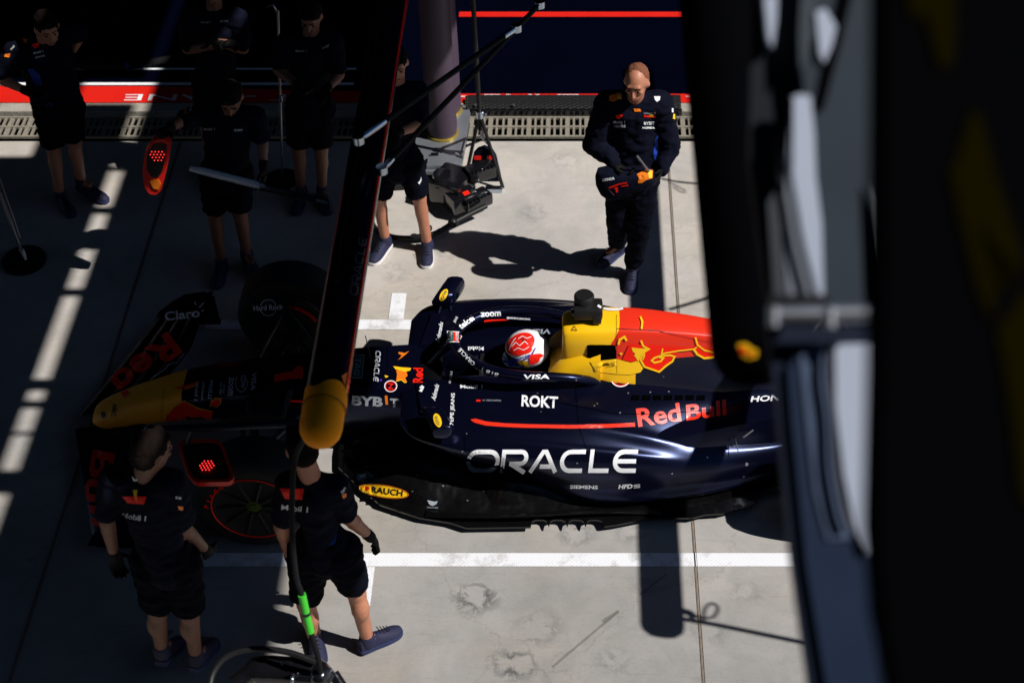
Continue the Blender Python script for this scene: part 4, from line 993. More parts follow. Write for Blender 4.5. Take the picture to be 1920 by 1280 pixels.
G1 = "pit crew in team shirts and shorts"
Y = at(1185, 497, .1).y
p1, j1, l1, g1 = person("short haired man in long navy jacket and trousers looking down at his bag",
    dict(head=(1193, 155, -.09), shL=(1139, 195, .0), shR=(1237, 195, .0), elL=(1114, 270, -.03), elR=(1254, 275, .02), haL=(1152, 305, -.18), haR=(1240, 318, -.10),
         hipL=(1163, 338, 0), hipR=(1208, 338, 0), knL=(1157, 412, -.02), knR=(1202, 418, -.06), ankL=(1158, 457, .24), ankR=(1186, 498, 0), toeL=(1118, 478, .08), toeR=(1182, 545, -.2)),
    Y, (-.25, -1, 0), long_=True, bald=False, hair='hairred', headpitch=-.28, seed=2, hands={'L': Vector((.7, -.5, -.4)), 'R': Vector((-.3, -.8, -.3))}, curl=(.8, .8))
Y = at(715, 470, .0).y
p2, j2, l2, g2 = person("man in shorts behind the lettered boom with sunlit bare legs",
    dict(head=(742, 118, 0), shL=(706, 172, 0), shR=(782, 172, 0), elL=(694, 222, -.05), elR=(790, 232, -.05), haL=(722, 248, -.28), haR=(745, 250, -.28),
         hipL=(724, 300, 0), hipR=(765, 300, 0), knL=(711, 375, 0), knR=(786, 372, .0), ankL=(722, 447, .02), ankR=(801, 455, 0), toeL=(700, 488, -.15), toeR=(800, 500, -.2)),
    Y, (.1, -1, 0), skin='skin', sole='solew', seed=5, group=G1)
Y = at(120, 372, .05).y
p3, j3, l3, g3 = person("man leaning over with one hand on his hip, left of the sunlit streak",
    dict(head=(88, 52, -.12), shL=(26, 98, -.05), shR=(128, 64, -.05), elL=(-4, 146, -.1), elR=(152, 62, .05), haL=(52, 172, -.2), haR=(134, 100, .1),
         hipL=(88, 196, .05), hipR=(128, 192, .05), knL=(102, 286, 0), knR=(140, 272, 0), ankL=(112, 362, 0), ankR=(152, 336, .1), toeL=(128, 390, -.12), toeR=(188, 350, .02)),
    Y, (.55, -1, 0), seed=8, group=G1, skin='skin')
Y = at(440, 440, .1).y
p4, j4, l4, g4 = person("man with folded arms standing at the back left of the chrome stand",
    dict(head=(398, -22, 0), shL=(358, 34, 0), shR=(446, 34, 0), elL=(352, 92, -.02), elR=(456, 92, -.02), haL=(412, 84, -.16), haR=(396, 76, -.18),
         hipL=(386, 150, 0), hipR=(424, 150, 0), knL=(388, 235, 0), knR=(424, 235, 0), ankL=(392, 305, 0), ankR=(428, 305, 0), toeL=(384, 325, -.15), toeR=(436, 325, -.15)),
    at(410, 312, .1).y, (0, -1, 0), seed=11, group=G1, skin='skin_shade')
p5, j5, l5, g5 = person("man in the shade looking down beside the glowing red lamp panel",
    dict(head=(432, 182, -.06), shL=(376, 216, 0), shR=(478, 218, 0), elL=(340, 226, -.1), elR=(492, 262, 0), haL=(316, 242, -.24), haR=(494, 312, -.1),
         hipL=(404, 320, 0), hipR=(446, 320, 0), knL=(402, 405, 0), knR=(450, 402, 0), ankL=(414, 488, .0), ankR=(462, 472, .05), toeL=(402, 528, -.2), toeR=(482, 502, -.15)),
    at(414, 492, .08).y, (0, -1, 0), seed=13, group=G1, skin='skin_shade', headpitch=-.7)
p6, j6, l6, g6 = person("dark haired man in the shade behind the chrome stand by the boom",
    dict(head=(582, 30, -.03), shL=(538, 78, 0), shR=(624, 78, 0), elL=(522, 132, -.08), elR=(636, 140, -.05), haL=(560, 162, -.28), haR=(612, 168, -.25),
         hipL=(562, 200, 0), hipR=(602, 200, 0), knL=(560, 282, 0), knR=(602, 282, 0), ankL=(564, 352, 0), ankR=(604, 352, 0), toeL=(554, 374, -.15), toeR=(610, 374, -.15)),
    at(570, 358, .08).y, (-.1, -1, 0), seed=17, group=G1, skin='skin_shade', headpitch=-.5)
p7, j7, l7, g7 = person("man seen from behind in front of the car's front wing with black gloves",
    dict(head=(284, 845, 0), shL=(214, 895, .03), shR=(322, 905, -.03), elL=(200, 975, 0), elR=(345, 990, .02), haL=(214, 1040, .05), haR=(386, 1030, .2),
         hipL=(282, 1046, 0), hipR=(338, 1050, 0), knL=(296, 1148, 0), knR=(356, 1152, 0), ankL=(302, 1214, .0), ankR=(366, 1226, 0), toeL=(326, 1176, .18), toeR=(398, 1188, .2)),
    at(340, 1245, .08).y, (.75, .8, 0), seed=19, group=G1, skin='skin_shade', build_k=1.0, headpitch=-.25)
p8, j8, l8, g8 = person("man in shorts seen from behind in blue shoes stepping out of the shade",
    dict(head=(566, 838, .03), shL=(545, 905, 0), shR=(628, 912, 0), elL=(528, 985, 0), elR=(652, 968, .05), haL=(545, 1045, .1), haR=(692, 1004, .12),
         hipL=(578, 1030, 0), hipR=(638, 1030, 0), knL=(574, 1130, .02), knR=(668, 1110, .0), ankL=(592, 1202, .08), ankR=(688, 1194, .0), toeL=(596, 1222, -.1), toeR=(748, 1172, .12)),
    at(688, 1200, .08).y, (-.35, 1, 0), seed=23, group=G1, skin='skin', build_k=1.05)
# bits of trim on the clothes
def trims(j, items):
    b_ = bvh_of([j])
    for it in items:
        if it[0] == 't': dtext(it[1], b_, M[it[2]], j, *it[3:], lift=.004)
        else: dpoly(it[3], b_, M[it[2]], j, 'print', lift=.004)
trims(j1, [('t', 'BYBIT', 'white', 1217, 231, 20, 6, 0, .03), ('t', 'HONDA', 'white', 1216, 239.5, 23, 4, 0, .03), ('t', 'Mobil 1', 'white', 1161, 229, 22, 5, 0, .02), ('t', 'ORACLE', 'white', 1162, 236.5, 22, 4, 0, .02),
           ('t', 'ORACLE', 'grey', 1218, 212.5, 22, 3.5, 0, .0), ('p', '', 'red', [(1207, 216), (1229, 216), (1229, 220), (1207, 220)]), ('p', '', 'yellowp', [(1217, 214.5), (1224, 214), (1226, 218.5), (1218, 219)]),
           ('p', '', 'red', [(1154, 215), (1168, 215), (1168, 218), (1161, 223), (1154, 218)]), ('p', '', 'white', [(1226, 181), (1232, 186), (1238, 181), (1237, 188), (1232, 191), (1228, 188)]),
           ('p', '', 'orange', [(1141, 180), (1160, 175), (1165, 184), (1150, 192), (1142, 190)]), ('p', '', 'yellowp', [(1155, 176), (1165, 175), (1166, 187), (1158, 186)]), ('p', '', 'orange', [(1188, 203), (1200, 204), (1202, 209), (1190, 210)]),
           ('p', '', 'blue', [(1229, 258), (1234, 254), (1234, 276), (1230, 300), (1225, 296), (1225, 280)]), ('p', '', 'yellowp', [(1262, 213), (1265, 215), (1265, 224), (1261, 222)]), ('p', '', 'white', [(1259, 203), (1262, 204), (1262, 211), (1259, 210)])])
trims(l2, [('p', '', 'white', [(783, 342), (787, 338), (789, 331), (790, 338), (786, 346)])])
trims(j3, [('t', 'Mobil 1', 'white', 72, 98, 18, 4, -14, .02), ('t', 'ORACLE', 'white', 75, 106, 18, 3.5, -14, .01), ('p', '', 'red', [(60, 84), (74, 79), (73, 88), (65, 92)]), ('t', 'BYBIT', 'white', 106, 75, 10, 4, -50, .02), ('t', 'Mobil', 'white', 24, 90, 10, 4, -50, .02),
           ('p', '', 'orange', [(10, 102), (20, 100), (18, 108), (8, 107)]), ('p', '', 'orange', [(43, 73), (53, 74), (50, 82), (45, 80)]), ('p', '', 'white', [(101, 32), (115, 35), (114, 38), (103, 36)]), ('p', '', 'blue', [(52, 130), (62, 128), (74, 140), (80, 158), (66, 160)])])
trims(l3, [('p', '', 'blue', [(84, 178), (96, 170), (98, 198), (78, 198)])])
trims(j5, [('t', 'Mobil 1', 'grey', 393, 242, 20, 4, 0, .02), ('t', 'BYBIT', 'grey', 447, 244, 16, 4, 0, .02), ('t', 'Mobil', 'white', 358, 202, 14, 4, -75, .02), ('p', '', 'orange', [(346, 206), (352, 204), (352, 214), (345, 214)])])
trims(j4, [('t', 'Mobil 1', 'grey', 386, 42, 18, 3.5, 0, .02), ('t', 'BYBIT', 'grey', 421, 40, 15, 4, 0, .02)])
trims(j6, [('t', 'BYBIT', 'grey', 611, 88, 14, 4, -22, .02), ('t', 'Mobil 1', 'grey', 565, 96, 20, 4, 0, .02), ('p', '', 'white', [(603, 47), (608, 52), (613, 48), (611, 54), (606, 54)])])
trims(j7, [('t', 'Mobil 1', 'grey', 252, 968, 44, 10, 8, .02), ('t', 'M bil', 'white', 334, 932, 10, 5, 10, .02), ('p', '', 'yellowp', [(250, 918), (258, 917), (257, 940), (252, 930)]), ('p', '', 'orange', [(333, 947), (343, 949), (342, 956), (335, 954)]),
           ('p', '', 'red', [(230, 930), (275, 930), (270, 944), (240, 942)]), ('p', '', 'white', [(248, 892), (254, 898), (260, 894), (257, 901), (251, 901)])])
trims(j8, [('t', 'Mobil 1', 'white', 553, 952, 50, 10, 5, .02), ('p', '', 'red', [(525, 915), (570, 915), (568, 936), (535, 934)]), ('p', '', 'orange', [(640, 927), (648, 923), (649, 930), (643, 934)]), ('t', 'Claro', 'white', 643, 918, 12, 5, -60, .02)])
trims(l8, [('p', '', 'clothblue', [(610, 1002), (632, 1000), (628, 1018), (608, 1026)])])

# driver: seated figure, helmet through the halo
drv = empty("person", (-.1, YC, .15), "seated driver in white helmet with red crown, framed by the halo", "person")
b = bmesh.new(); hc = Vector((-.345, YC, .715))
ball(b, hc, (.09, .08, .10)); capsule(b, hc-Vector((-.01, 0, .08)), (-.22, YC, .52), .06, .07)
capsule(b, (-.24, YC-.15, .50), (-.24, YC+.15, .50), .06, .06); capsule(b, (-.22, YC, .47), (-.08, YC, .22), .13, .12, Vector((0, 1, 0)), 1.2, .8)
for s in (-1, 1):
    capsule(b, (-.25, YC+s*.16, .49), (-.42, YC+s*.17, .40), .045, .04); capsule(b, (-.42, YC+s*.17, .40), (-.60, YC+s*.12, .50), .04, .03)
    capsule(b, (-.10, YC+s*.09, .2), (-.55, YC+s*.10, .33), .08, .06); capsule(b, (-.55, YC+s*.10, .33), (-1.0, YC+s*.08, .25), .055, .04)
    hand(b, Vector((-.60, YC+s*.12, .50)), Vector((-.5, 0, .4)), Vector((0, -s, 0)), Vector((0, 0, 1)), .9, 1.2)
fuse("body", b, M['cloth'], drv, .012, 3)
with obj("helmet", M['white'], drv, 60) as c:
    ball(c.bm, hc+Vector((.012, 0, .018)), (.138, .122, .118), n=28); capsule(c.bm, hc+Vector((-.085, 0, -.06)), hc+Vector((-.05, 0, -.05)), .06, .075)
hel = c.o; BH = bvh_of([hel])
with obj("visor", M['visor'], hel, 60) as c:
    loft(c.bm, [[hc+Vector((.012, 0, .018))+Vector((-.141*math.cos(a)*math.cos(e), .125*math.sin(a)*math.cos(e), .12*math.sin(e))) for e in (-.42, -.2, .1)]+[hc+Vector((.012, 0, .018))+Vector((-.137*math.cos(a)*math.cos(e), .121*math.sin(a)*math.cos(e), .117*math.sin(e))) for e in (.1, -.2, -.42)] for a in [k*.23 for k in range(-5, 6)]], 2, 1)
dpoly([(946, 688), (960, 690), (985, 700), (1005, 706), (1012, 712), (950, 712), (942, 700)], BH, M['purple'], hel)
dpoly(arc(976, 645, 28, 19, 0, 345, 26, -28), BH, M['red'], hel, lift=.003)
dpoly(A_([(1400, 640), (1530, 668), (1620, 640), (1640, 610), (1560, 600)]), BH, M['red'], hel, lift=.004)
for pts in ([(960, 650), (968, 642), (975, 648), (984, 640), (990, 646)], [(964, 657), (972, 652), (982, 656), (992, 650)], [(972, 636), (980, 631), (988, 635), (996, 632)], [(956, 656), (960, 645), (968, 634)]):
    dline(pts, 1.2, BH, W_, hel, 'emblem', .006)
dline([(976, 637), (982, 634), (980, 640), (988, 637)], 1.3, BH, M['black'], hel, 'emblem', .006)
dline([(944, 668), (955, 676), (975, 677), (995, 668), (1004, 652)], 2, BH, M['purple'], hel, 'stripe', .004); dtext("Player 00", BH, M['blue'], hel, 977, 670.5, 36, 6, -14, .03, lift=.006)
dpoly(A_([(1390, 705), (1510, 715), (1530, 760), (1640, 800), (1560, 820), (1440, 790), (1400, 750)]), BH, M['blue'], hel, lift=.004)
dpoly(A_([(1510, 712), (1590, 712), (1610, 760), (1660, 765), (1600, 795), (1560, 785), (1580, 750)]), BH, Y_, hel, lift=.006)
dpoly(A_([(1610, 660), (1700, 650), (1735, 665), (1700, 690), (1690, 720), (1630, 745), (1608, 730)]), BH, R_, hel, lift=.005)
dtext("Red Bull", BH, R_, hel, 1007, 691, 30, 8, -38, .03, lift=.006)

# ================================================================== BOOMS AND STRUTS OVER THE LANE
BZ = 2.6
tip = at(602, 800, BZ); bx = tip.x; ty = tip.y; br = .092
boom = empty("overhead_boom", (bx, ty+2.5, BZ), "navy padded boom with rounded yellow tip hanging over the car's nose", "boom")
with obj("sleeve", M['navy'], boom, 50) as c: tube(c.bm, [(bx, ty+.16, BZ), (bx, 12.2, BZ)], br, 28)
slv = c.o
with obj("end_cap", mat("boom_yellow", (.98, .33, .001), .7, spec=.15), boom, 60) as c:
    lathe(c.bm, (bx, ty, BZ), (0, -1, 0), [(-.10, .0), (-.10, br*.99), (0, br*1.0), (.03, br*.96), (.06, br*.80), (.08, br*.55), (.092, br*.2), (.094, 0)], 28)
    n_ = 28; ring0 = []; ring1 = []
    for k in range(n_):     # scalloped yellow collar
        a = 2*PI*k/n_; sc_ = .155+.055*abs(math.sin(a*1.5+.25))
        ring0.append(c.bm.verts.new((bx+math.cos(a)*(br+.003), ty+.09, BZ+math.sin(a)*(br+.003)))); ring1.append(c.bm.verts.new((bx+math.cos(a)*(br+.003), ty+sc_, BZ+math.sin(a)*(br+.003))))
    for k in range(n_): c.bm.faces.new((ring0[k], ring0[(k+1) % n_], ring1[(k+1) % n_], ring1[k]))
with obj("seam", M['black'], boom, 50) as c: tube(c.bm, [(bx+math.cos(a)*(br+.004), ty+.10, BZ+math.sin(a)*(br+.004)) for a in [2*PI*k/24 for k in range(24)]], .0025, 5, closed=True)
with obj("piping", M['red'], boom, 50) as c: tube(c.bm, [(bx+br*.93, ty+.2, BZ+br*.40), (bx+br*.93, 12.2, BZ+br*.40)], .007, 6)
with obj("zip", M['black'], boom, 50) as c:
    z_ = [(bx-.03+.006*math.sin(i*1.7), ty+.9+i*.12, BZ+br*.96) for i in range(52)]; tube(c.bm, z_, .0035, 5); lathe(c.bm, at(633, 530, BZ+br), (0, 0, 1), [(-.01, .012), (.01, .012), (.012, 0)], 8)
BB = bvh_of([slv])
dpoly([(637, 750), (640, 742), (647, 738), (653, 705), (655, 690), (652, 780), (645, 792), (640, 770)], BB, R_, slv, 'flame'); dpoly([(640, 705), (650, 698), (656, 715), (648, 726), (643, 716)], BB, O_, slv, 'flame')
dline([(635, 755), (640, 740), (648, 735), (651, 722)], 1.6, BB, Y_, slv, 'flame')
dwide("ORACLE", BB, mat("dim_print", (.03, .035, .05), .5), slv, 671, 500, 110, 16, -80, wd=3)
def strut(label, p, q, r=.016, e=.16):
    p, q = Vector(p), Vector(q); d = (q-p).normalized()
    t_ = empty("strut", (p+q)/2, label, "strut")
    with obj("rod", M['blackmatte'], t_, 50) as c: tube(c.bm, [p+d*e, q-d*e*.7], r, 12)
    with obj("end_fitting", M['chrome'], t_, 40) as c: tube(c.bm, [p+d*.03, p+d*.06, p+d*e, p+d*(e+.04)], [r*.9, r*1.15, r*1.15, r*1.0], 14); lathe(c.bm, p, (0, 0, 1), [(-.02, 0), (-.02, .028), (.02, .028), (.02, 0)], 16)
    with obj("end_fitting", M['chrome'], t_, 40) as c: tube(c.bm, [q-d*e*.7, q], [r*1.0, r*1.15], 14); lathe(c.bm, q, (0, 0, 1), [(-.02, 0), (-.02, .03), (.02, .03), (.02, 0)], 16)
    return t_
strut("black strut with blue chrome ends, upper of the two crossing the boom", at(672, 262, 2.85), at(968, 52, 2.85))
strut("black strut, lower of the two slanting up from the boom's side", at(716, 318, 2.72), at(1012, 8, 2.72), .015, .06)
# the neighbouring boom, outside the picture to the right: its shadow crosses the car
nb = at(1241, 1150, 0); nx = nb.x+.82*BZ; ny = at(1245, 1193, 0).y-.281*BZ
b2 = empty("overhead_boom", (nx, ny+2.5, BZ), "second padded boom out of frame on the right, casting its round ended shadow", "boom")
with obj("sleeve", M['navy'], b2, 50) as c: tube(c.bm, [(nx, ny+.08, BZ), (nx, 11.0, BZ)], .100, 28)
with obj("end_cap", M['yellow'], b2, 60) as c: lathe(c.bm, (nx, ny+.08, BZ), (0, -1, 0), [(0, .0), (0, .1), (.04, .092), (.075, .06), (.09, 0)], 28)
def lift_(x, y, z=BZ): g_ = at(x, y, 0); return g_+Vector((.82*z, -.281*z, z))
with obj("hose", M['black'], b2, 50) as c:
    tube(c.bm, smoothpts([lift_(1270, 1158), lift_(1330, 1168), lift_(1420, 1186), lift_(1560, 1215)], 4), .016, 8)
    tube(c.bm, smoothpts([lift_(1270, 1143), lift_(1292, 1148), lift_(1300, 1156)], 3), .022, 8)
    tube(c.bm, smoothpts([lift_(1318, 1166), lift_(1322, 1140), lift_(1336, 1130), lift_(1346, 1140), lift_(1338, 1155), lift_(1320, 1158), lift_(1300, 1152)], 4), .009, 6)
    tube(c.bm, smoothpts([lift_(1255, 580), lift_(1290, 570), lift_(1370, 545)], 3), .014, 8)
    tube(c.bm, smoothpts([lift_(1240, 335), lift_(1290, 343), lift_(1400, 348)], 3), .012, 8); tube(c.bm, smoothpts([lift_(1255, 342), lift_(1275, 352), lift_(1285, 359), lift_(1278, 361), lift_(1262, 350)], 3), .006, 6)
# near black boom, out of focus
ft = at(1400, 680, 5.3); fx = .352
b3 = empty("overhead_boom", (fx, ft.y+1.5, 5.3), "black boom close to the viewer, out of focus beside the pale gantry", "boom")
with obj("sleeve", M['shade_roof'], b3, 50) as c: tube(c.bm, [(fx, ft.y+.05, 5.3), (fx, 6.0, 5.3)], .092, 28)
with obj("end_cap", M['shade_roof'], b3, 60) as c: lathe(c.bm, (fx, ft.y+.05, 5.3), (0, -1, 0), [(0, .0), (0, .092), (.03, .085), (.06, .055), (.07, 0)], 28)
f3 = c.o; B3 = bvh_of([f3]+[o for o in b3.children])
dpoly([(1384, 645), (1398, 643), (1410, 650), (1421, 655), (1419, 668), (1404, 672), (1388, 665)], B3, Y_, f3, 'badge'); dpoly([(1388, 650), (1398, 650), (1400, 662), (1390, 660)], B3, R_, f3, 'badge', .005); dpoly([(1406, 656), (1414, 658), (1411, 666), (1404, 664)], B3, R_, f3, 'badge', .005)

# metal frame close to the viewer
FR = empty("steel_gantry", atD(1540, 900, 2.6), "blurred pale steel gantry with light and shade painted as panels beside the black banner", "gantry")
back = Vector((0, _c, -_s))
def panel(pts, dist, m_, name="panel", th=.04):
    with obj(name, m_, FR, 30) as c: prism(c.bm, [atD(x, y, dist) for x, y in pts], back*th)
Mg = lambda n, c: mat(n, c, .6, var=.18, vscale=7, spec=.15)  # separate panel colours paint the gantry's lit and shaded areas
panel([(1412, -80), (1610, -80), (1612, 606), (1450, 606), (1440, 560), (1405, 300)], 2.70, Mg("gantry_shade_dark", (.006, .008, .012)), "back_panel")
panel([(1512, -80), (1672, -80), (1668, 606), (1520, 606), (1522, 300), (1500, 100)], 2.652, Mg("gantry_shade_grey", (.022, .031, .042)))
panel([(1590, -80), (1614, -80), (1575, 90), (1545, 205), (1527, 215), (1545, 120)], 2.646, M['shade_roof'], "painted_shadow", .004)  # black strip painted in as a diagonal shadow band
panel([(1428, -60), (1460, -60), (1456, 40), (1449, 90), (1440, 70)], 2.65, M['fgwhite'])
panel([(1505, -60), (1532, -60), (1530, 60), (1500, 130), (1498, 60)], 2.646, Mg("gantry_shade_mid", (.04, .05, .062)), "panel", .004)
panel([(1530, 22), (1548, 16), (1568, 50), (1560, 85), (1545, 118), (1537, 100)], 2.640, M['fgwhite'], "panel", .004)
panel([(1484, 182), (1498, 176), (1520, 178), (1527, 250), (1530, 330), (1541, 420), (1545, 555), (1478, 555), (1468, 440), (1474, 320)], 2.640, Mg("gantry_light_pale", (.15, .17, .20)), "panel", .004)
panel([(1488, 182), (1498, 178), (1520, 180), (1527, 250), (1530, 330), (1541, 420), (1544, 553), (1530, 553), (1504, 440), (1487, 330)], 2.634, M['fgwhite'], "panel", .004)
panel([(1440, 380), (1470, 330), (1464, 440), (1474, 560), (1452, 560)], 2.640, Mg("gantry_shade_dim", (.04, .045, .055)), "panel", .004)
panel([(1626, 345), (1640, 392), (1654, 460), (1654, 600), (1637, 600)], 2.640, Mg("gantry_light_edge", (.22, .24, .27)), "panel", .004)
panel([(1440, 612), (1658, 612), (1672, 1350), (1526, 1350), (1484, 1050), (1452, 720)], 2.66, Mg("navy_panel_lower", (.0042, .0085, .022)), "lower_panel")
panel([(1478, 690), (1500, 655), (1552, 645), (1560, 760), (1574, 900), (1640, 1040), (1650, 1350), (1560, 1350), (1512, 1060), (1486, 800)], 2.645, Mg("gantry_shade_blue", (.009, .018, .042)), "panel", .004)
panel([(1500, 668), (1520, 650), (1552, 646), (1560, 760), (1573, 900), (1596, 1010), (1552, 1012), (1528, 920), (1514, 800)], 2.639, Mg("gantry_light_blue", (.060, .085, .145)), "panel", .004)
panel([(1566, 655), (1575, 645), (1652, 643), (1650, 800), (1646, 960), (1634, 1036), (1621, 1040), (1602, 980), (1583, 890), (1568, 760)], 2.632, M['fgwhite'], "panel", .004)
with obj("clamp_bar", M['steel'], FR, 40) as c: tube(c.bm, [atD(1442, 590, 2.56), atD(1652, 586, 2.56)], .014, 14)
with obj("clamp_bar", M['blackmatte'], FR, 40) as c: tube(c.bm, [atD(1442, 566, 2.58), atD(1552, 566, 2.58)], .012, 12)
for x, y in ((1450, 590), (1556, 592), (1640, 585)):
    with obj("collar", M['steel'], FR, 40) as c: tube(c.bm, [atD(x, y-14, 2.55), atD(x, y+22, 2.55)], .010, 12)
with obj("cable", M['fgnavy'], FR, 40) as c: tube(c.bm, smoothpts([atD(1556, 640, 2.62), atD(1552, 700, 2.62), atD(1562, 780, 2.62), atD(1566, 870, 2.62), atD(1580, 950, 2.62), atD(1594, 992, 2.62)], 4), .0065, 8)
with obj("cable", M['fgnavy'], FR, 40) as c: tube(c.bm, smoothpts([atD(1474, 290, 2.622), atD(1490, 380, 2.622), atD(1504, 460, 2.622), atD(1528, 552, 2.622)], 4), .0055, 8)
BN = empty("banner", atD(1800, 700, 1.7), "black hanging banner with faint olive lettering filling the right edge", "banner")
with obj("cloth_panel", M['shade_roof'], BN, 30) as c: prism(c.bm, [atD(x, y, 1.7) for x, y in [(1662, -120), (2150, -120), (2150, 1400), (1705, 1400), (1660, 1180), (1648, 1000), (1655, 700), (1658, 400)]], back*.10)
with obj("lettering", M['bannery'], BN, 30) as c:
    for pts in ([(1690, -60), (1790, -60), (1792, 60), (1785, 125), (1765, 130), (1745, 60), (1735, 20), (1712, 40)], [(1782, 320), (1795, 300), (1822, 205), (1838, 215), (1868, 330), (1918, 480), (1916, 520), (1876, 470), (1832, 420), (1866, 560), (1862, 600), (1838, 560), (1806, 430)], [(1870, 620), (1925, 540), (1990, 600), (1990, 1000), (1915, 930), (1900, 800), (1886, 700)]):
        prism(c.bm, [atD(x, y, 1.695) for x, y in pts], back*.004)

# ================================================================== EQUIPMENT ON THE GROUND
def fpts(pts, z): return [at(x, y, z) for x, y in pts]
# gas trolley with padded cylinders
q = at(830, 258, .17)
t = empty("equipment_trolley", (q.x, q.y, 0), "low silver equipment trolley under the two purple padded columns", "trolley")
with obj("deck", M['alloy'], t, 40) as c:
    P4 = fpts([(770, 322), (856, 322), (864, 314), (882, 212), (878, 200), (868, 196), (790, 196)], .17); prism(c.bm, P4, (0, 0, -.03))
with obj("tray", M['alloy'], t, 40) as c:
    P4 = fpts([(800, 316), (852, 316), (857, 300), (852, 296), (804, 298)], .176); prism(c.bm, P4, (0, 0, .025))
with obj("chassis", M['blackmatte'], t, 40) as c:
    P4 = fpts([(768, 330), (858, 330), (880, 215), (795, 205)], .12); prism(c.bm, P4, (0, 0, -.10))
with obj("grip", M['blackgloss'], t, 40) as c: box(c.bm, at(815, 290, .185), (.06, .03, .02), bevel=.006); tube(c.bm, [at(876, 205, .17), at(876, 205, .17)+Vector((0, 0, .12))], .012, 8)
for i, (px, py, lab) in enumerate(((830, 250, "purple padded column in front on the silver trolley"), (838, 206, "purple padded column behind the front one on the silver trolley"))):
    q = at(px, py, .172); t = empty("padded_column", q, lab, "column", "purple padded columns on the trolley")
    with obj("padding", M['lilac'], t, 50) as c:
        lathe(c.bm, q, (0, 0, 1), [(0.02, 0), (.02, .112), (.10, .118), (.25, .115), (.5, .12), (.9, .117), (1.4, .12), (1.8, .116), (1.86, .09), (1.87, 0)], 32)
    with obj("base_ring", M['gold'], t, 50) as c: lathe(c.bm, q, (0, 0, 1), [(0, .10), (0, .125), (.018, .125), (.02, .10)], 32)
# lamp stand with tripod and shield bag
gc = at(906, 332, 0); ap = atY(899, 212, gc.y)
t = empty("tripod_stand", (gc.x, gc.y, 0), "tall black tripod stand beside the purple columns", "stand")
with obj("pole", M['black'], t, 40) as c: tube(c.bm, [(ap.x, gc.y, ap.z-.15), (ap.x-.01, gc.y, 2.6)], .018, 12)
for k, (fx_, fy_) in enumerate(((878, 312), (943, 352), (905, 260))):
    with obj("leg", M['black'], t, 40) as c: tube(c.bm, [(ap.x, gc.y, ap.z), at(fx_, fy_, .015)], .014, 8)
    with obj("brace", M['steel'], t, 40) as c: tube(c.bm, [(ap.x, gc.y, ap.z-.22), (Vector((ap.x, gc.y, ap.z))).lerp(at(fx_, fy_, .015), .45)], .006, 6)
with obj("clamp", M['chrome'], t, 40) as c: lathe(c.bm, (ap.x, gc.y, ap.z-.04), (0, 0, 1), [(0, .02), (0, .03), (.06, .03), (.06, .02)], 12); lathe(c.bm, (ap.x+.03, gc.y-.01, ap.z), (1, -.3, 0), [(0, .01), (.02, .012), (.03, 0)], 8)
t = empty("shield_bag", at(912, 350, 0), "navy shield bag with two red strips leaning on the black tripod", "bag")
with obj("bag_panel", M['cloth'], t, 40) as c: prism(c.bm, [atY(x, y, gc.y-.06) for x, y in [(884, 310), (888, 292), (896, 283), (908, 279), (922, 284), (930, 296), (938, 330), (942, 352), (912, 352), (890, 330)]], (0, .05, 0))
bp_ = c.o
for x0, x1 in ((889, 902), (913, 928)):
    with obj("red_strip", M['red'], bp_, 40) as c: prism(c.bm, [atY(x, y, gc.y-.064) for x, y in [(x0, 293), (x1, 293), (x1+1, 300), (x0, 300)]], (0, .004, 0))
with obj("base_tray", M['chrome'], t, 40) as c: box(c.bm, at(926, 355, .02), (.13, .05, .035), bevel=.006)
# glossy black blower with louvred snouts
t = empty("cooling_blower", at(860, 370, 0), "glossy black cooling blower with red label and ribbed snouts on the ground", "blower")
Rz = lambda a: Matrix.Rotation(math.radians(a), 3, 'Z')
with obj("housing", M['blackgloss'], t, 40) as c:
    box(c.bm, at(848, 348, .16), (.26, .28, .20), Rz(-25), .03); box(c.bm, at(862, 372, .12), (.22, .20, .15), Rz(35), .03); lathe(c.bm, at(835, 335, .24), (.3, 0, 1), [(-.05, 0), (-.05, .10), (.02, .10), (.03, .08), (.03, 0)], 20)
hs_ = c.o
for cx, cy, a, zz in ((900, 322, 28, .24), (893, 375, 38, .13)):
    with obj("snout", M['blackgloss'], t, 40) as c:
        box(c.bm, at(cx, cy, zz), (.22, .13, .10), Rz(a), .018)
        for k in range(6): box(c.bm, at(cx, cy, zz)+Rz(a) @ Vector((-.08+k*.033, -.055, .052)), (.012, .03, .012), Rz(a))
with obj("red_label", M['red'], hs_, 40) as c: box(c.bm, at(874, 362, .20), (.05, .035, .004), Rz(35) @ Matrix.Rotation(.2, 3, 'X'))
with obj("handle_hose", M['black'], t, 50) as c:
    tube(c.bm, smoothpts([at(912, 386, .14), at(880, 402, .12), at(850, 418, .10), at(815, 438, .07), at(775, 446, .05), at(735, 444, .03), at(706, 430, .03), at(694, 408, .03), at(690, 380, .03), at(705, 358, .03), at(745, 350, .03), at(800, 345, .05)], 5), .020, 10)
    ball(c.bm, at(849, 418, .10), (.038,)*3); ball(c.bm, at(806, 428, .09), (.018, .03, .02)); box(c.bm, at(790, 432, .06), (.03, .03, .05), Rz(20), .006)
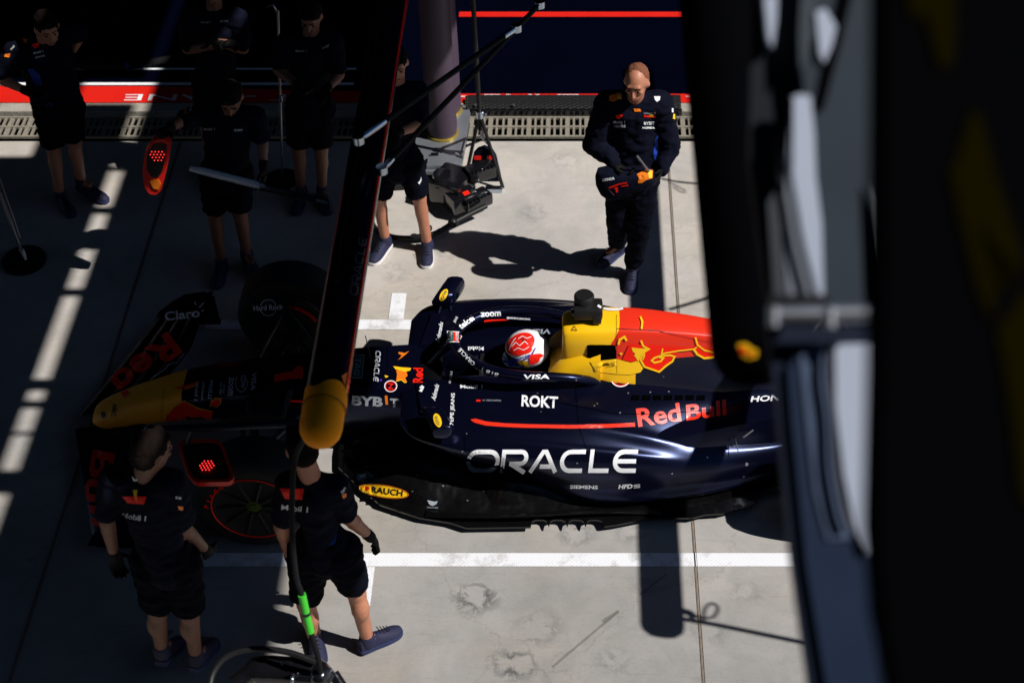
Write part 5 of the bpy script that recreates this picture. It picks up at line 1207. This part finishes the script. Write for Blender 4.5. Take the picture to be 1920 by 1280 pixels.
# bag held by the man in the long jacket
Yb = g1['haL'].y-.06
t = empty("held_bag", atY(1172, 345, Yb), "dark bag with red trim and small white lettering held by the balding man", "bag")
with obj("bag_body", M['cloth'], t, 50) as c:
    pl = [(1117, 332), (1121, 320), (1140, 316), (1165, 320), (1192, 319), (1215, 317), (1225, 322), (1228, 338), (1215, 350), (1186, 358), (1160, 368), (1140, 372), (1126, 362), (1118, 346)]
    cen = Vector((0, 0, 0))
    for x, y in pl: cen += atY(x, y, Yb)/len(pl)
    secs = []
    for dy, sc_ in ((-.07, .55), (-.055, .85), (-.02, 1.0), (.03, 1.0), (.07, .8)): secs.append([cen+(atY(x, y, Yb)-cen)*sc_+Vector((0, dy, 0)) for x, y in pl])
    loft(c.bm, secs, 3, 1)
bgo = c.o; Bb = bvh_of([bgo])
dtext("HONDA", Bb, W_, bgo, 1141, 336, 22, 5, -10, .03); dpoly([(1194, 327), (1200, 331), (1204, 322), (1215, 318), (1224, 320), (1223, 334), (1212, 337), (1203, 343), (1196, 343), (1198, 334)], Bb, O_, bgo, 'emblem')
dpoly([(1214, 320), (1222, 321), (1222, 332), (1216, 334)], Bb, Y_, bgo, 'emblem', .005)
dline([(1142, 352), (1160, 345), (1176, 342)], 2.6, Bb, R_, bgo); dline([(1165, 349), (1178, 347)], 2, Bb, R_, bgo); dpoly([(1151, 352), (1158, 350), (1159, 360), (1155, 361), (1154, 355)], Bb, R_, bgo, 'emblem')
dline([(1134, 348), (1152, 366)], 1.3, Bb, M['chrome'], bgo, 'zip')
with obj("carry_rod", M['steel'], t, 40) as c: tube(c.bm, [atY(1194, 292, Yb-.03), atY(1217, 322, Yb-.03)], .008, 8)

# lamp panels with clusters of red diodes
def leds(parent, cen, ux, uy, rad, n=2, rr=.0042):
    nrm = ux.cross(uy).normalized()
    if nrm.dot(CAMP-cen) < 0: nrm = -nrm
    for i in range(-n, n+1):
        for j in range(-n, n+1):
            k = i+j
            if abs(k) > n: continue
            p = cen+ux*(rad*(i+j*.5)/n)+uy*(rad*.87*j/n)
            with obj("diode", M['led'], parent, 0) as c: lathe(c.bm, p+nrm*.002, nrm, [(0, rr), (.003, rr*.8), (.004, 0)], 8)
Yl = g5['haL'].y+.02
t = empty("signal_lamp", atY(295, 300, Yl), "upright red edged lamp panel with lit diodes beside the man in the shade", "lamp")
with obj("rim", M['ledrim'], t, 40) as c: prism(c.bm, [atY(x, y, Yl) for x, y in [(288, 264), (304, 261), (318, 268), (317, 290), (309, 330), (302, 358), (292, 366), (280, 364), (270, 350), (267, 320), (272, 285)]], (0, .07, 0))
rm = c.o
with obj("face", M['black'], t, 40) as c: prism(c.bm, [atY(x, y, Yl-.006) for x, y in [(287, 271), (303, 268), (313, 273), (311, 290), (304, 322), (296, 334), (284, 332), (275, 318), (276, 288)]], (0, .01, 0))
with obj("flame_print", M['orange'], rm, 0) as c: prism(c.bm, [atY(x, y, Yl-.008) for x, y in [(280, 340), (296, 336), (302, 345), (298, 356), (288, 354)]], (0, .004, 0))
fc = None
leds(t, atY(295, 290, Yl-.012), Vector((1, 0, 0)), Vector((0, .3, .95)).normalized(), .046)
t = empty("signal_lamp", at(388, 860, 1.35), "red edged square lamp panel with lit diodes above the near front tyre", "lamp")
rp = [(334, 830), (343, 824), (400, 822), (412, 826), (420, 838), (438, 888), (437, 898), (428, 903), (372, 904), (362, 900), (352, 888), (336, 842)]
cc = sum((at(x, y, 1.35) for x, y in rp), Vector())/len(rp)
with obj("rim", M['ledrim'], t, 40) as c:
    o_ = [c.bm.verts.new(at(x, y, 1.35)) for x, y in rp]; i_ = [c.bm.verts.new(cc+(at(x, y, 1.35)-cc)*.87) for x, y in rp]; o2 = [c.bm.verts.new(v_.co-Vector((0, 0, .03))) for v_ in o_]; i2 = [c.bm.verts.new(v_.co-Vector((0, 0, .03))) for v_ in i_]
    for k in range(len(rp)):
        j = (k+1) % len(rp)
        for a_, b_ in ((o_, i_), (i_, i2), (i2, o2), (o2, o_)): c.bm.faces.new((a_[k], a_[j], b_[j], b_[k]))
with obj("face", M['black'], t, 40) as c: prism(c.bm, [cc+(at(x, y, 1.35)-cc)*.865-Vector((0, 0, .008)) for x, y in rp], (0, 0, -.02))
leds(t, at(388, 873, 1.345), Vector((1, 0, 0)), Vector((0, 1, 0)), .036, 2, .0036)
with obj("stem", M['fgnavy'], t, 40) as c: tube(c.bm, [at(350, 835, 1.34), at(360, 806, 1.45)], .014, 8)
t = empty("guide_arm", at(400, 803, 1.45), "dark blue guide arm with silver tip lying across the nose of the car", "arm")
with obj("tube", M['fgnavy'], t, 50) as c: tube(c.bm, [at(284, 806, 1.45), at(575, 792, 1.45)], .022, 12)
with obj("tip", M['chrome'], t, 50) as c: tube(c.bm, [at(271, 807, 1.45), at(277, 807, 1.45), at(292, 806, 1.45)], [.014, .026, .024], 12)
# chrome rod held in front of the crewman
Yr = g5['haR'].y-.12
t = empty("metal_rod", atY(490, 348, Yr), "chrome and black rod held level by the man beside the red lamp", "rod")
with obj("chrome_half", mat("bright_alloy", (.62, .68, .78), .25, metal=.35), t, 50) as c: tube(c.bm, [atY(356, 316, Yr), atY(380, 321, Yr), atY(488, 348, Yr)], [.020, .026, .026], 12)
with obj("black_half", M['blackgloss'], t, 50) as c: tube(c.bm, [atY(488, 348, Yr), atY(500, 352, Yr), atY(592, 375, Yr)], [.040, .028, .022], 12)
with obj("end_stub", M['chrome'], t, 50) as c: tube(c.bm, [atY(592, 375, Yr), atY(613, 380, Yr)], .012, 10); lathe(c.bm, atY(490, 349, Yr), (.3, 0, 1), [(-.03, .02), (.03, .02), (.03, 0)], 12)
# base of a stand at the left edge
gb = at(45, 488, .02)
t = empty("round_based_stand", gb, "slim stand with round black foot at the left edge", "stand")
with obj("foot_ring", M['blackmatte'], t, 50) as c: tube(c.bm, [gb+Vector((.135*math.cos(a), .135*math.sin(a), 0)) for a in [2*PI*k/28 for k in range(28)]], .028, 8, closed=True)
with obj("foot", M['blackmatte'], t, 50) as c: lathe(c.bm, gb, (0, 0, 1), [(-.02, 0), (-.02, .135), (0, .135), (.01, .05), (.02, 0)], 28)
with obj("socket", M['chrome'], t, 50) as c: tube(c.bm, [gb+Vector((.02, -.02, .02)), atY(40, 468, gb.y)], .022, 12)
with obj("mast", M['steel'], t, 50) as c: tube(c.bm, [atY(38, 446, gb.y), atY(-14, 296, gb.y)], .006, 8); tube(c.bm, [atY(28, 446, gb.y), atY(-26, 300, gb.y)], .006, 8); tube(c.bm, [atY(40, 470, gb.y), atY(-30, 280, gb.y+.02)], .012, 8)
gb = at(530, 338, 0)
t = empty("chrome_stand", gb, "thin chrome stand between the two men at the back in the shade", "stand")
with obj("pole", M['steel'], t, 50) as c: tube(c.bm, [gb+Vector((0, 0, .02)), atY(521, 20, gb.y)], .010, 8)
with obj("base_plate", M['blackmatte'], t, 50) as c: lathe(c.bm, gb, (0, 0, 1), [(0, 0), (0, .13), (.02, .13), (.03, .02), (.03, 0)], 24)
with obj("hook", M['chrome'], t, 50) as c: tube(c.bm, smoothpts([atY(521, 30, gb.y), atY(512, 10, gb.y), atY(500, 14, gb.y)], 3), .007, 8); lathe(c.bm, atY(527, 190, gb.y), (0, 0, 1), [(0, .016), (.05, .016)], 10)

# air hose hanging from the boom tip and the wheel gun at the bottom edge
t = empty("air_hose", at(553, 1000, 1.7), "thick black air hose with bright green sleeve hanging from the boom tip", "hose")
hz = [(574, 818, 2.50), (556, 850, 2.35), (549, 900, 2.2), (548, 1000, 1.9), (555, 1080, 1.65), (565, 1112, 1.55), (583, 1185, 1.3), (597, 1235, 1.1), (600, 1262, .95)]
with obj("hose_line", M['blackmatte'], t, 50) as c: tube(c.bm, smoothpts([at(*p) for p in hz], 5), .0135, 10)
with obj("green_sleeve", M['green'], t, 50) as c: tube(c.bm, smoothpts([at(566, 1114, 1.545), at(574, 1150, 1.42), at(582, 1184, 1.305)], 4), .0195, 12)
with obj("joint_band", M['black'], t, 50) as c: tube(c.bm, [at(573.5, 1147, 1.43), at(574.5, 1152, 1.415)], .021, 12)
t = empty("wheel_gun", at(520, 1270, .85), "glossy black wheel gun with looped hose at the bottom edge", "wheel gun")
with obj("gun_body", M['blackgloss'], t, 50) as c:
    tube(c.bm, smoothpts([at(440, 1285, .85), at(480, 1258, .88), at(540, 1258, .88), at(590, 1262, .88), at(622, 1275, .85)], 4), [.05]*4+[.075]*5+[.085]*4+[.07, .06, .05, .04], 16)
    ball(c.bm, at(600, 1262, .92), (.055, .07, .05)); ball(c.bm, at(545, 1245, .93), (.06, .04, .04)); tube(c.bm, [at(625, 1262, .86), at(650, 1300, .8)], .03, 10)
with obj("fitting", M['chrome'], t, 50) as c: ball(c.bm, at(549, 1270, .965), (.012, .03, .02)); tube(c.bm, [at(612, 1248, .93), at(622, 1256, .93)], .008, 6)
with obj("hose_loop", M['black'], t, 50) as c: tube(c.bm, smoothpts([at(392, 1300, .9), at(400, 1260, .95), at(428, 1228, 1.0), at(480, 1216, 1.02), at(540, 1222, 1.02), at(592, 1240, 1.0)], 5), .016, 10)

# rolled mat on the garage floor
t = empty("rolled_mat", at(250, 116, .03), "long black rolled mat lying on the navy garage floor behind the leaning man", "mat")
with obj("roll", M['blackmatte'], t, 40) as c: tube(c.bm, smoothpts([at(120, 118, .05), at(200, 126, .05), at(280, 118, .05), at(345, 108, .05)], 4), .035, 10)
with obj("tie", M['clothblue'], t, 40) as c: tube(c.bm, [at(236, 124.2, .05), at(241, 123.6, .05)], .038, 10)
